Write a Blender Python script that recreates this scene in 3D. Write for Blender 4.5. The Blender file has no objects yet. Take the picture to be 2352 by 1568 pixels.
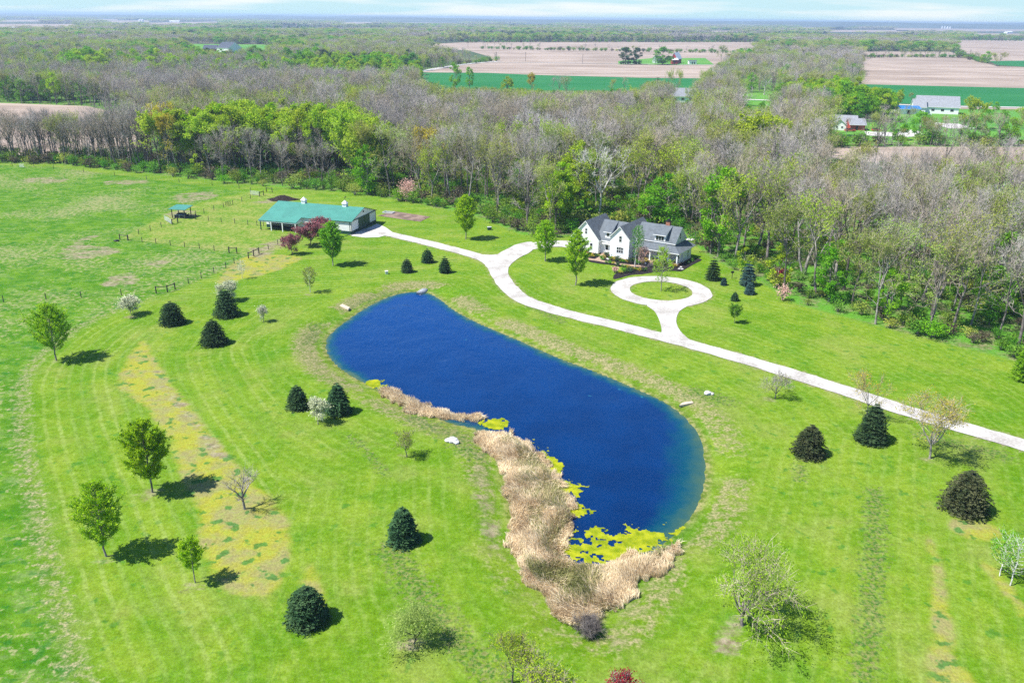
import bpy, math, random
import numpy as np
from mathutils import Vector, Matrix

# ------------------------------------------------------------------ camera, sky, sun, exposure
CAM_H = 52.0; FOC = 1905.0; PITCH = math.radians(21.31); ROLL = math.radians(0.64)
S = bpy.context.scene
COL = S.collection
S.view_settings.view_transform = 'Standard'
S.view_settings.look = 'None'
S.view_settings.exposure = 1.0
S.view_settings.gamma = 1.0
cd = bpy.data.cameras.new('camera'); cam = bpy.data.objects.new('camera', cd); COL.objects.link(cam)
cd.sensor_width = 36; cd.lens = FOC / 2352 * 36; cd.clip_end = 60000; cd.clip_start = 0.5
_x = Vector((1, 0, 0)); _up = Vector((0, math.sin(PITCH), math.cos(PITCH))); _fw = Vector((0, math.cos(PITCH), -math.sin(PITCH)))
_c, _s = math.cos(ROLL), math.sin(ROLL)
_r = _c * _x + _s * _up; _u = -_s * _x + _c * _up
cam.matrix_world = Matrix(((_r.x, _u.x, -_fw.x, 0), (_r.y, _u.y, -_fw.y, 0), (_r.z, _u.z, -_fw.z, CAM_H), (0, 0, 0, 1)))
S.camera = cam
SUN_EL = math.radians(56); SUN_AZ = math.radians(198)       # where the sun stands, anticlockwise from +X
W = bpy.data.worlds.new('World'); S.world = W; W.use_nodes = True
wt = W.node_tree; wt.nodes.clear()
wo = wt.nodes.new('ShaderNodeOutputWorld'); wb = wt.nodes.new('ShaderNodeBackground'); ws = wt.nodes.new('ShaderNodeTexSky')
ws.sky_type = 'NISHITA'; ws.sun_disc = False; ws.sun_elevation = SUN_EL
ws.sun_rotation = math.radians(90) - SUN_AZ
ws.air_density = 1.0; ws.dust_density = 0.6; ws.ozone_density = 1.5
wb.inputs['Strength'].default_value = 0.075
wx = wt.nodes.new('ShaderNodeMix'); wx.data_type = 'RGBA'; wx.blend_type = 'MULTIPLY'; wx.inputs[0].default_value = 1.0; wx.inputs[7].default_value = (0.70, 0.96, 1.32, 1)
wt.links.new(ws.outputs[0], wx.inputs[6])
wtc = wt.nodes.new('ShaderNodeTexCoord'); wsp = wt.nodes.new('ShaderNodeSeparateXYZ'); wt.links.new(wtc.outputs['Generated'], wsp.inputs[0])
wr = wt.nodes.new('ShaderNodeMapRange'); wr.inputs[1].default_value = 0.02; wr.inputs[2].default_value = 0.11; wr.inputs[3].default_value = 1.0; wr.inputs[4].default_value = 0.0; wt.links.new(wsp.outputs[2], wr.inputs[0])
wmp = wt.nodes.new('ShaderNodeMapping'); wmp.inputs['Scale'].default_value = (5, 5, 70); wt.links.new(wtc.outputs['Generated'], wmp.inputs[0])
wn = wt.nodes.new('ShaderNodeTexNoise'); wn.inputs['Scale'].default_value = 1.0; wn.inputs['Detail'].default_value = 4; wt.links.new(wmp.outputs[0], wn.inputs[0])
wc = wt.nodes.new('ShaderNodeMix'); wc.data_type = 'RGBA'; wc.inputs[6].default_value = (4.1, 5.9, 6.4, 1); wc.inputs[7].default_value = (6.3, 6.8, 6.9, 1)
wnr = wt.nodes.new('ShaderNodeMapRange'); wnr.inputs[1].default_value = 0.45; wnr.inputs[2].default_value = 0.62; wt.links.new(wn.outputs[0], wnr.inputs[0]); wt.links.new(wnr.outputs[0], wc.inputs[0])
wm = wt.nodes.new('ShaderNodeMix'); wm.data_type = 'RGBA'; wt.links.new(wr.outputs[0], wm.inputs[0]); wt.links.new(wx.outputs[2], wm.inputs[6]); wt.links.new(wc.outputs[2], wm.inputs[7])
wt.links.new(wm.outputs[2], wb.inputs[0]); wt.links.new(wb.outputs[0], wo.inputs[0])
sl = bpy.data.lights.new('sun', 'SUN'); sl.energy = 4.6; sl.angle = math.radians(0.5); sl.color = (1.0, 0.955, 0.88)
so = bpy.data.objects.new('sun', sl); COL.objects.link(so)
so.rotation_euler = Vector((-math.cos(SUN_AZ) * math.cos(SUN_EL), -math.sin(SUN_AZ) * math.cos(SUN_EL), -math.sin(SUN_EL))).to_track_quat('-Z', 'Y').to_euler()
S.cycles.max_bounces = 6; S.cycles.diffuse_bounces = 4; S.cycles.glossy_bounces = 2
S.cycles.transmission_bounces = 3; S.cycles.volume_bounces = 0; S.cycles.transparent_max_bounces = 4
S.cycles.use_denoising = False
S.cycles.use_adaptive_sampling = True; S.cycles.adaptive_threshold = 0.012

# ------------------------------------------------------------------ helpers
def ray(x, y):
    u = (x - 1176) / FOC; v = -(y - 784) / FOC
    u2 = u * _c - v * _s; v2 = u * _s + v * _c
    return u2, math.cos(PITCH) + v2 * math.sin(PITCH), -math.sin(PITCH) + v2 * math.cos(PITCH)

def G(x, y, z=0.0):
    """the point at height z that the photograph (read at 2352 wide) shows at x, y"""
    d = ray(x, y); t = (z - CAM_H) / d[2]
    return np.array([d[0] * t, d[1] * t])

def D(P):
    """photograph coordinates of ground points (N,2)"""
    P = np.asarray(P, float)
    fy = P[:, 1] * math.cos(PITCH) + CAM_H * math.sin(PITCH)
    v2 = (P[:, 1] * math.sin(PITCH) - CAM_H * math.cos(PITCH)) / fy; u2 = P[:, 0] / fy
    return np.stack([1176 + (u2 * _c + v2 * _s) * FOC, 784 - (-u2 * _s + v2 * _c) * FOC], 1)

def below(x, y): return max(y, 41.0 + 0.0112 * (x - 1176) + 3.0)       # stay under the true horizon
def GP(pts, z=0.0): return np.array([G(x, below(x, y), z) for x, y in pts])

def spline(P, k=6, closed=False):
    P = np.asarray(P, float); n = len(P); out = []
    for i in range(n if closed else n - 1):
        if closed: a, b, c, d = P[(i - 1) % n], P[i], P[(i + 1) % n], P[(i + 2) % n]
        else: a, b, c, d = P[max(i - 1, 0)], P[i], P[i + 1], P[min(i + 2, n - 1)]
        for t in np.arange(k) / k:
            out.append(0.5 * (2 * b + (c - a) * t + (2 * a - 5 * b + 4 * c - d) * t * t + (3 * b - a - 3 * c + d) * t ** 3))
    if not closed: out.append(P[-1])
    return np.array(out)

def dist_poly(Q, P, closed=True):
    Q = np.asarray(Q, float); best = np.full(len(Q), 1e18); n = len(P)
    for i in range(n if closed else n - 1):
        a, b = P[i], P[(i + 1) % n]; ab = b - a
        t = np.clip(((Q - a) @ ab) / max(ab @ ab, 1e-9), 0, 1)
        d = Q - a - t[:, None] * ab
        best = np.minimum(best, (d * d).sum(1))
    return np.sqrt(best)

def inside(Q, P):
    Q = np.asarray(Q, float); r = np.zeros(len(Q), bool); n = len(P); x, y = Q[:, 0], Q[:, 1]
    for i in range(n):
        x1, y1 = P[i]; x2, y2 = P[(i + 1) % n]
        if y1 == y2: continue
        c = ((y1 > y) != (y2 > y)) & (x < (x2 - x1) * (y - y1) / (y2 - y1) + x1)
        r ^= c
    return r

def sdf(Q, P):
    d = dist_poly(Q, P); return np.where(inside(Q, P), -d, d)

def sstep(a, b, x):
    t = np.clip((x - a) / (b - a), 0, 1); return t * t * (3 - 2 * t)

def vnoise(P, scale, seed=0):
    """smooth value noise on (N,2) points, 0..1"""
    p = np.asarray(P, float) / scale + 1000.0; i = np.floor(p).astype(np.int64); f = p - i; f = f * f * (3 - 2 * f)
    def h(a, b):
        n = (a * 374761393 + b * 668265263 + seed * 1442695041) & 0x7fffffff
        n = ((n ^ (n >> 13)) * 1274126177) & 0x7fffffff
        return ((n ^ (n >> 16)) & 0xffff) / 65535.0
    a = h(i[:, 0], i[:, 1]); b = h(i[:, 0] + 1, i[:, 1]); c = h(i[:, 0], i[:, 1] + 1); d = h(i[:, 0] + 1, i[:, 1] + 1)
    return (a * (1 - f[:, 0]) + b * f[:, 0]) * (1 - f[:, 1]) + (c * (1 - f[:, 0]) + d * f[:, 0]) * f[:, 1]

def raw_mesh(name, verts, faces, mats=(), smooth=False, midx=None):
    """faces: list of (M,k) index arrays"""
    me = bpy.data.meshes.new(name)
    verts = np.ascontiguousarray(verts, np.float32)
    fl = [np.asarray(f, np.int32) for f in faces if len(f)]
    nl = sum(f.size for f in fl); nf = sum(len(f) for f in fl)
    me.vertices.add(len(verts)); me.vertices.foreach_set('co', verts.ravel())
    if nf:
        me.loops.add(nl); me.polygons.add(nf)
        me.loops.foreach_set('vertex_index', np.concatenate([f.ravel() for f in fl]))
        tot = np.concatenate([np.full(len(f), f.shape[1], np.int32) for f in fl])
        me.polygons.foreach_set('loop_start', np.concatenate([[0], np.cumsum(tot)[:-1]]).astype(np.int32))
        if midx is not None: me.polygons.foreach_set('material_index', np.asarray(midx, np.int32))
        if smooth: me.polygons.foreach_set('use_smooth', np.ones(nf, bool))
    for m in mats: me.materials.append(m)
    me.update(calc_edges=True)
    return me

class MB:
    """collects boxes, prisms and tubes, then links them as one mesh object"""
    def __init__(s): s.v = []; s.f = []; s.m = []
    def add(s, vs, fs, m=0):
        o = len(s.v); s.v += [tuple(map(float, p)) for p in vs]
        for f in fs: s.f.append([i + o for i in f]); s.m.append(m)
    def box(s, x0, y0, z0, x1, y1, z1, m=0):
        s.add([(x0, y0, z0), (x1, y0, z0), (x1, y1, z0), (x0, y1, z0), (x0, y0, z1), (x1, y0, z1), (x1, y1, z1), (x0, y1, z1)],
              [(3, 2, 1, 0), (4, 5, 6, 7), (0, 1, 5, 4), (1, 2, 6, 5), (2, 3, 7, 6), (3, 0, 4, 7)], m)
    def obox(s, c, ax, ay, hx, hy, z0, z1, m=0):
        """box about c (x,y) with unit axes ax, ay"""
        c = np.array(c[:2]); ax = np.array(ax); ay = np.array(ay); q = []
        for z in (z0, z1):
            for a, b in ((-1, -1), (1, -1), (1, 1), (-1, 1)):
                p = c + ax * hx * a + ay * hy * b; q.append((p[0], p[1], z))
        s.add(q, [(3, 2, 1, 0), (4, 5, 6, 7), (0, 1, 5, 4), (1, 2, 6, 5), (2, 3, 7, 6), (3, 0, 4, 7)], m)
    def prism(s, pts, vec, m=0, mside=None):
        n = len(pts); q = [tuple(p) for p in pts] + [tuple(np.array(p) + np.array(vec)) for p in pts]
        s.add(q, [list(range(n))[::-1], list(range(n, 2 * n))], m)
        o = len(s.v) - 2 * n
        for i in range(n):
            j = (i + 1) % n; s.f.append([o + i, o + j, o + n + j, o + n + i]); s.m.append(m if mside is None else mside)
    def slab(s, top, th, m=0, mside=1):
        """slab whose top face is the given polygon, th thick downwards"""
        n = len(top); q = [(p[0], p[1], p[2] - th) for p in top] + [tuple(p) for p in top]
        s.add(q, [list(range(n))[::-1]], mside); o = len(s.v) - 2 * n
        s.f.append([o + n + i for i in range(n)]); s.m.append(m)
        for i in range(n):
            j = (i + 1) % n; s.f.append([o + i, o + j, o + n + j, o + n + i]); s.m.append(mside)
    def tube(s, p0, p1, r0, r1=None, n=8, m=0):
        p0 = Vector(p0); p1 = Vector(p1); r1 = r0 if r1 is None else r1
        d = (p1 - p0).normalized(); a = d.orthogonal().normalized(); b = d.cross(a); q = []
        for p, r in ((p0, r0), (p1, r1)):
            for i in range(n):
                t = 2 * math.pi * i / n; q.append(p + (a * math.cos(t) + b * math.sin(t)) * r)
        s.add(q, [(i, (i + 1) % n, n + (i + 1) % n, n + i) for i in range(n)] + [list(range(n))[::-1], list(range(n, 2 * n))], m)
    def mesh(s, name, mats):
        me = bpy.data.meshes.new(name); me.from_pydata(s.v, [], s.f)
        for m in (mats if isinstance(mats, (list, tuple)) else [mats]): me.materials.append(m)
        me.polygons.foreach_set('material_index', s.m); me.update(); return me
    def build(s, name, mats, parent=None, **k): return link(name, s.mesh(name, mats), parent, **k)

def link(name, me, parent=None, loc=None, kind=None, label=None, cat=None, group=None):
    o = bpy.data.objects.new(name, me); COL.objects.link(o)
    if parent: o.parent = parent
    if loc is not None: o.location = loc
    if kind: o['kind'] = kind
    if label: o['label'] = label
    if cat: o['category'] = cat
    if group: o['group'] = group
    return o

def thing(name, label, cat, loc=(0, 0, 0), rz=0.0, group=None, scale=None):
    o = bpy.data.objects.new(name, None); COL.objects.link(o); o.empty_display_size = 0.3
    o.location = loc; o.rotation_euler = (0, 0, rz)
    if scale is not None: o.scale = scale
    o['label'] = label; o['category'] = cat
    if group: o['group'] = group
    return o

# ------------------------------------------------------------------ materials
class NT:
    def __init__(s, name):
        s.mat = bpy.data.materials.new(name); s.mat.use_nodes = True; s.t = s.mat.node_tree; s.t.nodes.clear()
        s.out = s.t.nodes.new('ShaderNodeOutputMaterial')
    def n(s, typ, props=None, **inp):
        nd = s.t.nodes.new(typ)
        for k, v in (props or {}).items(): setattr(nd, k, v)
        for k, v in inp.items(): s.put(nd.inputs[int(k[1:])] if k[0] == 'i' and k[1:].isdigit() else nd.inputs[k.replace('_', ' ')], v)
        return nd
    def put(s, sock, v):
        if isinstance(v, bpy.types.NodeSocket): s.t.links.new(v, sock)
        elif isinstance(v, bpy.types.Node): s.t.links.new(v.outputs[0], sock)
        else:
            if hasattr(sock, 'default_value') and hasattr(sock.default_value, '__len__') and isinstance(v, (tuple, list)):
                v = tuple(v) + (1.0,) * (len(sock.default_value) - len(v))
            sock.default_value = v
    def noise(s, scale, vec, detail=3.0, rough=0.55):
        return s.n('ShaderNodeTexNoise', Scale=scale, Detail=detail, Roughness=rough, Vector=vec).outputs[0]
    def math(s, op, a, b=0.0, clamp=False):
        return s.n('ShaderNodeMath', {'operation': op, 'use_clamp': clamp}, i0=a, i1=b).outputs[0]
    def mix(s, f, a, b, blend='MIX'):
        nd = s.n('ShaderNodeMix', {'data_type': 'RGBA', 'blend_type': blend})
        s.put(nd.inputs[0], f); s.put(nd.inputs[6], a); s.put(nd.inputs[7], b); return nd.outputs[2]
    def ramp(s, v, a, b):
        nd = s.n('ShaderNodeMapRange', {'clamp': True, 'interpolation_type': 'SMOOTHSTEP'}); s.put(nd.inputs[0], v)
        nd.inputs[1].default_value = a; nd.inputs[2].default_value = b; return nd.outputs[0]
    def attr(s, name): return s.n('ShaderNodeAttribute', {'attribute_name': name}).outputs['Fac']
    def pos(s): return s.n('ShaderNodeNewGeometry').outputs['Position']
    def obj(s): return s.n('ShaderNodeTexCoord').outputs['Object']
    def bump(s, h, strength, dist=0.1): return s.n('ShaderNodeBump', Strength=strength, Distance=dist, Height=h).outputs[0]
    def principled(s, col, rough=0.8, spec=0.3, metal=0.0, normal=None, **k):
        p = s.n('ShaderNodeBsdfPrincipled', Base_Color=col, Roughness=rough, Metallic=metal)
        p.inputs['Specular IOR Level'].default_value = spec
        if normal is not None: s.put(p.inputs['Normal'], normal)
        s.t.links.new(p.outputs[0], s.out.inputs[0]); return s.mat

def plain(name, c, rough=0.75, spec=0.25, metal=0.0, var=0.25, scale=3.0):
    t = NT(name); f = t.noise(scale, t.obj(), 4)
    col = t.mix(t.ramp(f, 0.3, 0.7), tuple(x * (1 - var) for x in c), tuple(min(1, x * (1 + var * 0.6)) for x in c))
    return t.principled(col, rough, spec, metal, t.bump(f, 0.25, 0.02))

def leaf_mat(name, c1, c2, rnd=0.25, trans=0.45, scale=0.5):
    """leaves: two colours in clumps, each plant a little different"""
    t = NT(name); o = t.obj()
    f = t.noise(scale, o, 3); g = t.noise(scale * 7, o, 2)
    col = t.mix(t.ramp(t.math('ADD', t.math('MULTIPLY', f, 0.65), t.math('MULTIPLY', g, 0.35)), 0.35, 0.65), c1, c2)
    r = t.n('ShaderNodeObjectInfo').outputs['Random']
    hs = t.n('ShaderNodeHueSaturation', Color=col)
    t.put(hs.inputs['Hue'], t.math('ADD', 0.5 - 0.05 * rnd, t.math('MULTIPLY', r, 0.1 * rnd)))
    t.put(hs.inputs['Value'], t.math('ADD', 1 - 0.5 * rnd, t.math('MULTIPLY', t.math('FRACT', t.math('MULTIPLY', r, 7.31)), rnd)))
    col = hs.outputs[0]
    a = t.n('ShaderNodeBsdfDiffuse', Color=col); b = t.n('ShaderNodeBsdfTranslucent', Color=col)
    m = t.n('ShaderNodeMixShader', i0=trans, i1=a, i2=b); t.t.links.new(m.outputs[0], t.out.inputs[0])
    return t.mat

def bark_mat(name, c1, c2, scale=1.2):
    t = NT(name); o = t.obj(); r = t.n('ShaderNodeObjectInfo').outputs['Random']
    col = t.mix(t.ramp(t.noise(scale, o, 4), 0.35, 0.65), c1, c2)
    hs = t.n('ShaderNodeHueSaturation', Color=col); t.put(hs.inputs['Value'], t.math('ADD', 0.8, t.math('MULTIPLY', r, 0.45)))
    d = t.n('ShaderNodeBsdfDiffuse', Color=hs.outputs[0]); t.t.links.new(d.outputs[0], t.out.inputs[0]); return t.mat

M = {}
M['white'] = plain('white_paint', (0.80, 0.80, 0.79), 0.6, var=0.04)
def siding():
    t = NT('white_siding'); p = t.obj()
    sp = t.n('ShaderNodeSeparateXYZ', Vector=p)
    b = t.math('FRACT', t.math('MULTIPLY', t.math('ADD', sp.outputs[0], sp.outputs[1]), 2.5))
    groove = t.math('LESS_THAN', b, 0.06); n = t.noise(0.6, p, 4)
    col = t.mix(t.ramp(n, 0.3, 0.8), (0.70, 0.71, 0.71), (0.80, 0.80, 0.79))
    col = t.mix(t.math('MULTIPLY', groove, 0.35), col, (0.5, 0.52, 0.54))
    return t.principled(col, 0.6, 0.3)
M['siding'] = siding()
def shingle(name, c):
    t = NT(name); p = t.obj(); n = t.noise(1.2, p, 5); f = t.noise(14, p, 2)
    col = t.mix(t.ramp(n, 0.3, 0.7), tuple(x * 0.8 for x in c), tuple(x * 1.2 for x in c))
    col = t.mix(t.ramp(f, 0.45, 0.75), col, tuple(x * 1.5 for x in c))
    return t.principled(col, 0.8, 0.3, 0, t.bump(f, 0.4, 0.03))
M['shingle'] = shingle('slate_grey_shingle', (0.098, 0.114, 0.128))
M['grey_roof'] = shingle('pale_grey_shingle', (0.21, 0.22, 0.24))
M['black_roof'] = shingle('dark_roofing', (0.05, 0.06, 0.08))
def metal_roof(name, c):
    t = NT(name); p = t.obj(); sp = t.n('ShaderNodeSeparateXYZ', Vector=p)
    rib = t.math('LESS_THAN', t.math('FRACT', t.math('MULTIPLY', sp.outputs[0], 3.3)), 0.12)
    n = t.noise(0.35, p, 4)
    col = t.mix(t.ramp(n, 0.3, 0.7), tuple(x * 0.9 for x in c), tuple(x * 1.1 for x in c))
    col = t.mix(t.math('MULTIPLY', rib, 0.35), col, tuple(x * 0.6 for x in c))
    return t.principled(col, 0.5, 0.4, 0.0, t.bump(rib, 0.4, 0.03))
M['teal_roof'] = metal_roof('teal_ribbed_steel', (0.055, 0.215, 0.165))
M['blue_roof'] = metal_roof('blue_ribbed_steel', (0.02, 0.16, 0.42))
M['white_roof'] = metal_roof('white_ribbed_steel', (0.7, 0.7, 0.7))
M['dkgreen'] = metal_roof('dark_green_steel', (0.012, 0.055, 0.045))
M['glass'] = plain('dark_glass', (0.025, 0.032, 0.04), 0.12, 0.6, var=0.1)
M['brick'] = plain('brick', (0.32, 0.14, 0.09), 0.85, var=0.4, scale=9)
M['paver'] = plain('brick_paver', (0.36, 0.25, 0.18), 0.9, var=0.3, scale=6)
M['mulch'] = plain('dark_mulch', (0.026, 0.022, 0.024), 0.95, 0.1, var=0.6, scale=5)
M['post'] = plain('weathered_dark_post', (0.055, 0.05, 0.048), 0.9, var=0.4)
M['wire'] = plain('fence_wire', (0.2, 0.2, 0.2), 0.5, metal=0.6, var=0.1)
M['galv'] = plain('galvanised_metal', (0.55, 0.58, 0.6), 0.45, 0.5, 0.3, var=0.15)
M['rock'] = plain('pale_boulder', (0.50, 0.49, 0.47), 0.9, var=0.35, scale=2)
M['flag'] = plain('sandstone', (0.50, 0.42, 0.32), 0.9, var=0.2)
M['manure'] = plain('dark_compost', (0.03, 0.022, 0.02), 0.95, 0.1, var=0.5, scale=2)
M['black'] = plain('black_metal', (0.015, 0.016, 0.018), 0.5, var=0.2)
M['red'] = plain('barn_red', (0.30, 0.025, 0.03), 0.7, var=0.25)
M['redpaint'] = plain('faded_red_paint', (0.42, 0.07, 0.05), 0.5, var=0.15)
M['tarp'] = plain('dark_blue_tarp', (0.02, 0.026, 0.045), 0.6, var=0.3)
M['boat'] = plain('grey_aluminium', (0.42, 0.43, 0.45), 0.5, 0.4, 0.25, var=0.15)
M['car_dark'] = plain('dark_car_paint', (0.03, 0.035, 0.045), 0.3, 0.5, var=0.1)
M['rubber'] = plain('rubber', (0.02, 0.02, 0.02), 0.9, var=0.2)
M['brush'] = leaf_mat('brownish_brush', (0.10, 0.085, 0.06), (0.19, 0.17, 0.10), 0.4, 0.3)
M['bark'] = bark_mat('grey_bark', (0.16, 0.145, 0.13), (0.31, 0.285, 0.26))
M['bark_dark'] = bark_mat('dark_bark', (0.085, 0.075, 0.07), (0.185, 0.165, 0.15))
M['twig'] = bark_mat('bare_grey_twigs', (0.275, 0.245, 0.225), (0.43, 0.39, 0.355), 0.3)
M['twig_tan'] = bark_mat('tan_twigs', (0.28, 0.235, 0.17), (0.42, 0.36, 0.27), 0.3)
M['pale_bark'] = bark_mat('white_sycamore_bark', (0.34, 0.32, 0.29), (0.60, 0.58, 0.54))
M['birch'] = bark_mat('birch_bark', (0.42, 0.41, 0.39), (0.66, 0.65, 0.62), 3)
M['l_bright'] = leaf_mat('fresh_green_leaves', (0.13, 0.35, 0.015), (0.25, 0.48, 0.03), 0.25)
M['l_ornam'] = leaf_mat('young_yellow_green_leaves', (0.20, 0.42, 0.010), (0.43, 0.62, 0.028), 0.15)
M['l_green'] = leaf_mat('green_leaves', (0.09, 0.26, 0.025), (0.19, 0.42, 0.035), 0.3)
M['l_bud'] = leaf_mat('olive_buds', (0.25, 0.33, 0.055), (0.38, 0.44, 0.09), 0.5)
M['l_yel'] = leaf_mat('yellow_green_buds', (0.27, 0.42, 0.025), (0.45, 0.57, 0.045), 0.3)
M['l_gold'] = leaf_mat('golden_buds', (0.42, 0.36, 0.04), (0.58, 0.50, 0.07), 0.3)
M['l_willow'] = leaf_mat('pale_willow_shoots', (0.30, 0.42, 0.10), (0.40, 0.50, 0.14), 0.2)
M['l_pine'] = leaf_mat('dark_conifer_needles', (0.026, 0.070, 0.030), (0.072, 0.135, 0.055), 0.4, 0.1, 0.9)
M['l_pineb'] = leaf_mat('brownish_conifer_needles', (0.037, 0.060, 0.025), (0.100, 0.110, 0.052), 0.3, 0.1, 0.9)
M['l_blue'] = leaf_mat('blue_spruce_needles', (0.035, 0.085, 0.075), (0.075, 0.14, 0.13), 0.2, 0.1, 0.9)
M['l_white'] = leaf_mat('white_blossom', (0.42, 0.46, 0.26), (0.68, 0.70, 0.50), 0.1, 0.25, 2)
M['l_pink'] = leaf_mat('pink_blossom', (0.58, 0.34, 0.28), (0.72, 0.48, 0.42), 0.1, 0.25, 2)
M['l_purple'] = leaf_mat('purple_crabapple_leaves', (0.20, 0.055, 0.075), (0.36, 0.14, 0.15), 0.2, 0.25, 1)
M['l_crim'] = leaf_mat('crimson_leaves', (0.20, 0.015, 0.035), (0.34, 0.045, 0.065), 0.2, 0.25, 1)
M['l_under'] = leaf_mat('undergrowth_leaves', (0.09, 0.23, 0.03), (0.25, 0.42, 0.05), 0.6)
M['reed'] = leaf_mat('dry_reeds', (0.62, 0.48, 0.29), (0.93, 0.81, 0.58), 0.0, 0.3, 0.35)
M['reed_green'] = leaf_mat('green_reed_shoots', (0.26, 0.28, 0.09), (0.46, 0.42, 0.20), 0.0, 0.3, 0.5)
M['algae'] = leaf_mat('yellow_green_algae', (0.15, 0.21, 0.008), (0.35, 0.365, 0.018), 0.0, 0.1, 1.1)

def ploughed(name, c1, c2, ang=0.0):
    t = NT(name); p = t.pos()
    mp = t.n('ShaderNodeMapping', Vector=p); mp.inputs['Rotation'].default_value = (0, 0, ang); mp.inputs['Scale'].default_value = (0.004, 0.05, 1)
    a = t.noise(1.0, mp.outputs[0], 6, 0.65); b = t.noise(0.012, p, 4)
    col = t.mix(t.ramp(t.math('ADD', t.math('MULTIPLY', a, 0.6), t.math('MULTIPLY', b, 0.4)), 0.35, 0.65), c1, c2)
    return t.principled(col, 0.95, 0.1)
M['tan_field'] = ploughed('ploughed_soil', (0.215, 0.165, 0.128), (0.385, 0.312, 0.255))
M['wheat'] = ploughed('young_wheat', (0.012, 0.125, 0.032), (0.025, 0.155, 0.042))
M['yard'] = ploughed('yard_grass', (0.06, 0.21, 0.03), (0.12, 0.26, 0.035))
M['roadway'] = plain('pale_road', (0.5, 0.48, 0.45), 0.9, var=0.1)
M['farmland'] = ploughed('distant_farmland', (0.06, 0.085, 0.05), (0.16, 0.14, 0.10))

# ------------------------------------------------------------------ pond, ground
WATER = -0.7
POND = spline(GP([(752, 805), (757, 772), (800, 735), (860, 697), (915, 676), (968, 671), (1003, 684), (1040, 712), (1100, 744), (1180, 778), (1270, 818), (1370, 856), (1450, 890), (1520, 922),
                  (1570, 958), (1602, 1000), (1616, 1050), (1616, 1105), (1600, 1160), (1568, 1208), (1520, 1252), (1440, 1330), (1385, 1395), (1350, 1432), (1300, 1400), (1245, 1330), (1205, 1265),
                  (1180, 1180), (1165, 1090), (1140, 1020), (1095, 985), (1040, 972), (985, 950), (930, 925), (870, 893), (815, 866), (775, 838)], WATER), 5, True)

def ground_z(P):
    s = sdf(P, POND)
    return np.where(s > 0, WATER * (1 - sstep(-0.5, 5.5, s)) * 1.0, WATER + np.maximum(s, -5) * 0.35)

def gz(x, y): return float(ground_z(np.array([[x, y]]))[0])
# exact shoreline: at s=0 the bank is slightly above the water, so lift nothing and lower the water to meet it
_z0 = float(WATER * (1 - sstep(-0.5, 5.5, np.array([0.0]))[0]))
WATER_Z = _z0 - 0.01

EDGE = np.array([(-400, 350), (-60, 374), (130, 377), (330, 399), (500, 417), (640, 431), (800, 442), (920, 460), (1000, 476), (1100, 500), (1200, 540), (1290, 546), (1400, 520), (1500, 515), (1570, 535),
                 (1610, 575), (1650, 603), (1750, 650), (1830, 700), (2000, 745), (2180, 790), (2352, 835), (2700, 920)], float)
PASTURE = spline(GP([(196, 1600), (150, 1460), (130, 1380), (85, 1180), (60, 1050), (48, 950), (58, 870), (100, 812), (200, 742), (330, 690), (400, 668), (520, 618), (600, 592), (640, 572)]), 5)
PAST_POLY = np.vstack([PASTURE, GP([(560, 560), (290, 545), (400, 480), (560, 440), (130, 384), (-400, 360), (-900, 800), (-900, 1600)])])
PADDOCK = GP([(280, 548), (400, 482), (580, 440), (690, 455), (620, 520), (690, 548), (640, 575), (575, 585)])
NX0, NX1, NY0, NY1, ST = -215.0, 135.0, 42.0, 345.0, 0.75
gx = np.arange(NX0, NX1 + 1e-6, ST); gy = np.arange(NY0, NY1 + 1e-6, ST)
XX, YY = np.meshgrid(gx, gy); Q = np.stack([XX.ravel(), YY.ravel()], 1)
DQ = D(Q)
sp_ = sdf(Q, POND)
gzv = np.where(sp_ > 0, WATER * (1 - sstep(-0.5, 5.5, sp_)), WATER * (1 - sstep(-0.5, 5.5, np.zeros(1)))[0] + np.maximum(sp_, -5) * 0.35)
gzv = gzv + 0.05 * (vnoise(Q, 9, 3) - 0.5) * sstep(2, 9, sp_) * sstep(2, 8, np.minimum(np.minimum(Q[:, 0] - NX0, NX1 - Q[:, 0]), np.minimum(Q[:, 1] - NY0, NY1 - Q[:, 1])))
A = {}
sd_p = sdf(Q, PAST_POLY)
A['past'] = sstep(1.0, -1.0, sd_p)
A['paddock'] = sstep(0.8, -0.8, sdf(Q, PADDOCK))
A['rim'] = np.exp(-(dist_poly(Q, PASTURE, False) / 1.6) ** 2) * sstep(600, 760, DQ[:, 1])
A['wood'] = sstep(-3, 5, np.interp(DQ[:, 0], EDGE[:, 0], EDGE[:, 1]) - DQ[:, 1])
DRY = [spline(GP([(330, 782), (352, 822), (400, 890), (470, 980), (535, 1060), (605, 1130), (652, 1190), (667, 1250), (645, 1330), (612, 1368), (520, 1350), (465, 1260), (450, 1160), (405, 1060), (385, 1000), (330, 930), (270, 880), (300, 815)]), 4, True),
       spline(GP([(715, 1290), (742, 1365), (738, 1400), (690, 1400), (690, 1360)]), 3, True),
       spline(GP([(2130, 1235), (2155, 1280), (2175, 1400), (2190, 1480), (2150, 1470), (2140, 1380), (2145, 1300)]), 3, True),
       spline(GP([(2190, 1195), (2290, 1210), (2280, 1240), (2200, 1225)]), 3, True),
       spline(GP([(2250, 1290), (2300, 1350), (2352, 1420), (2352, 1390), (2290, 1310)]), 3, True),
       spline(GP([(2140, 1480), (2220, 1540), (2250, 1600), (2150, 1600)]), 3, True),
       spline(GP([(560, 590), (690, 590), (640, 620), (560, 640), (500, 650)]), 3, True)]
A['dry'] = np.max([sstep(1.2, -1.6, sdf(Q, p)) for p in DRY], 0)
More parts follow.
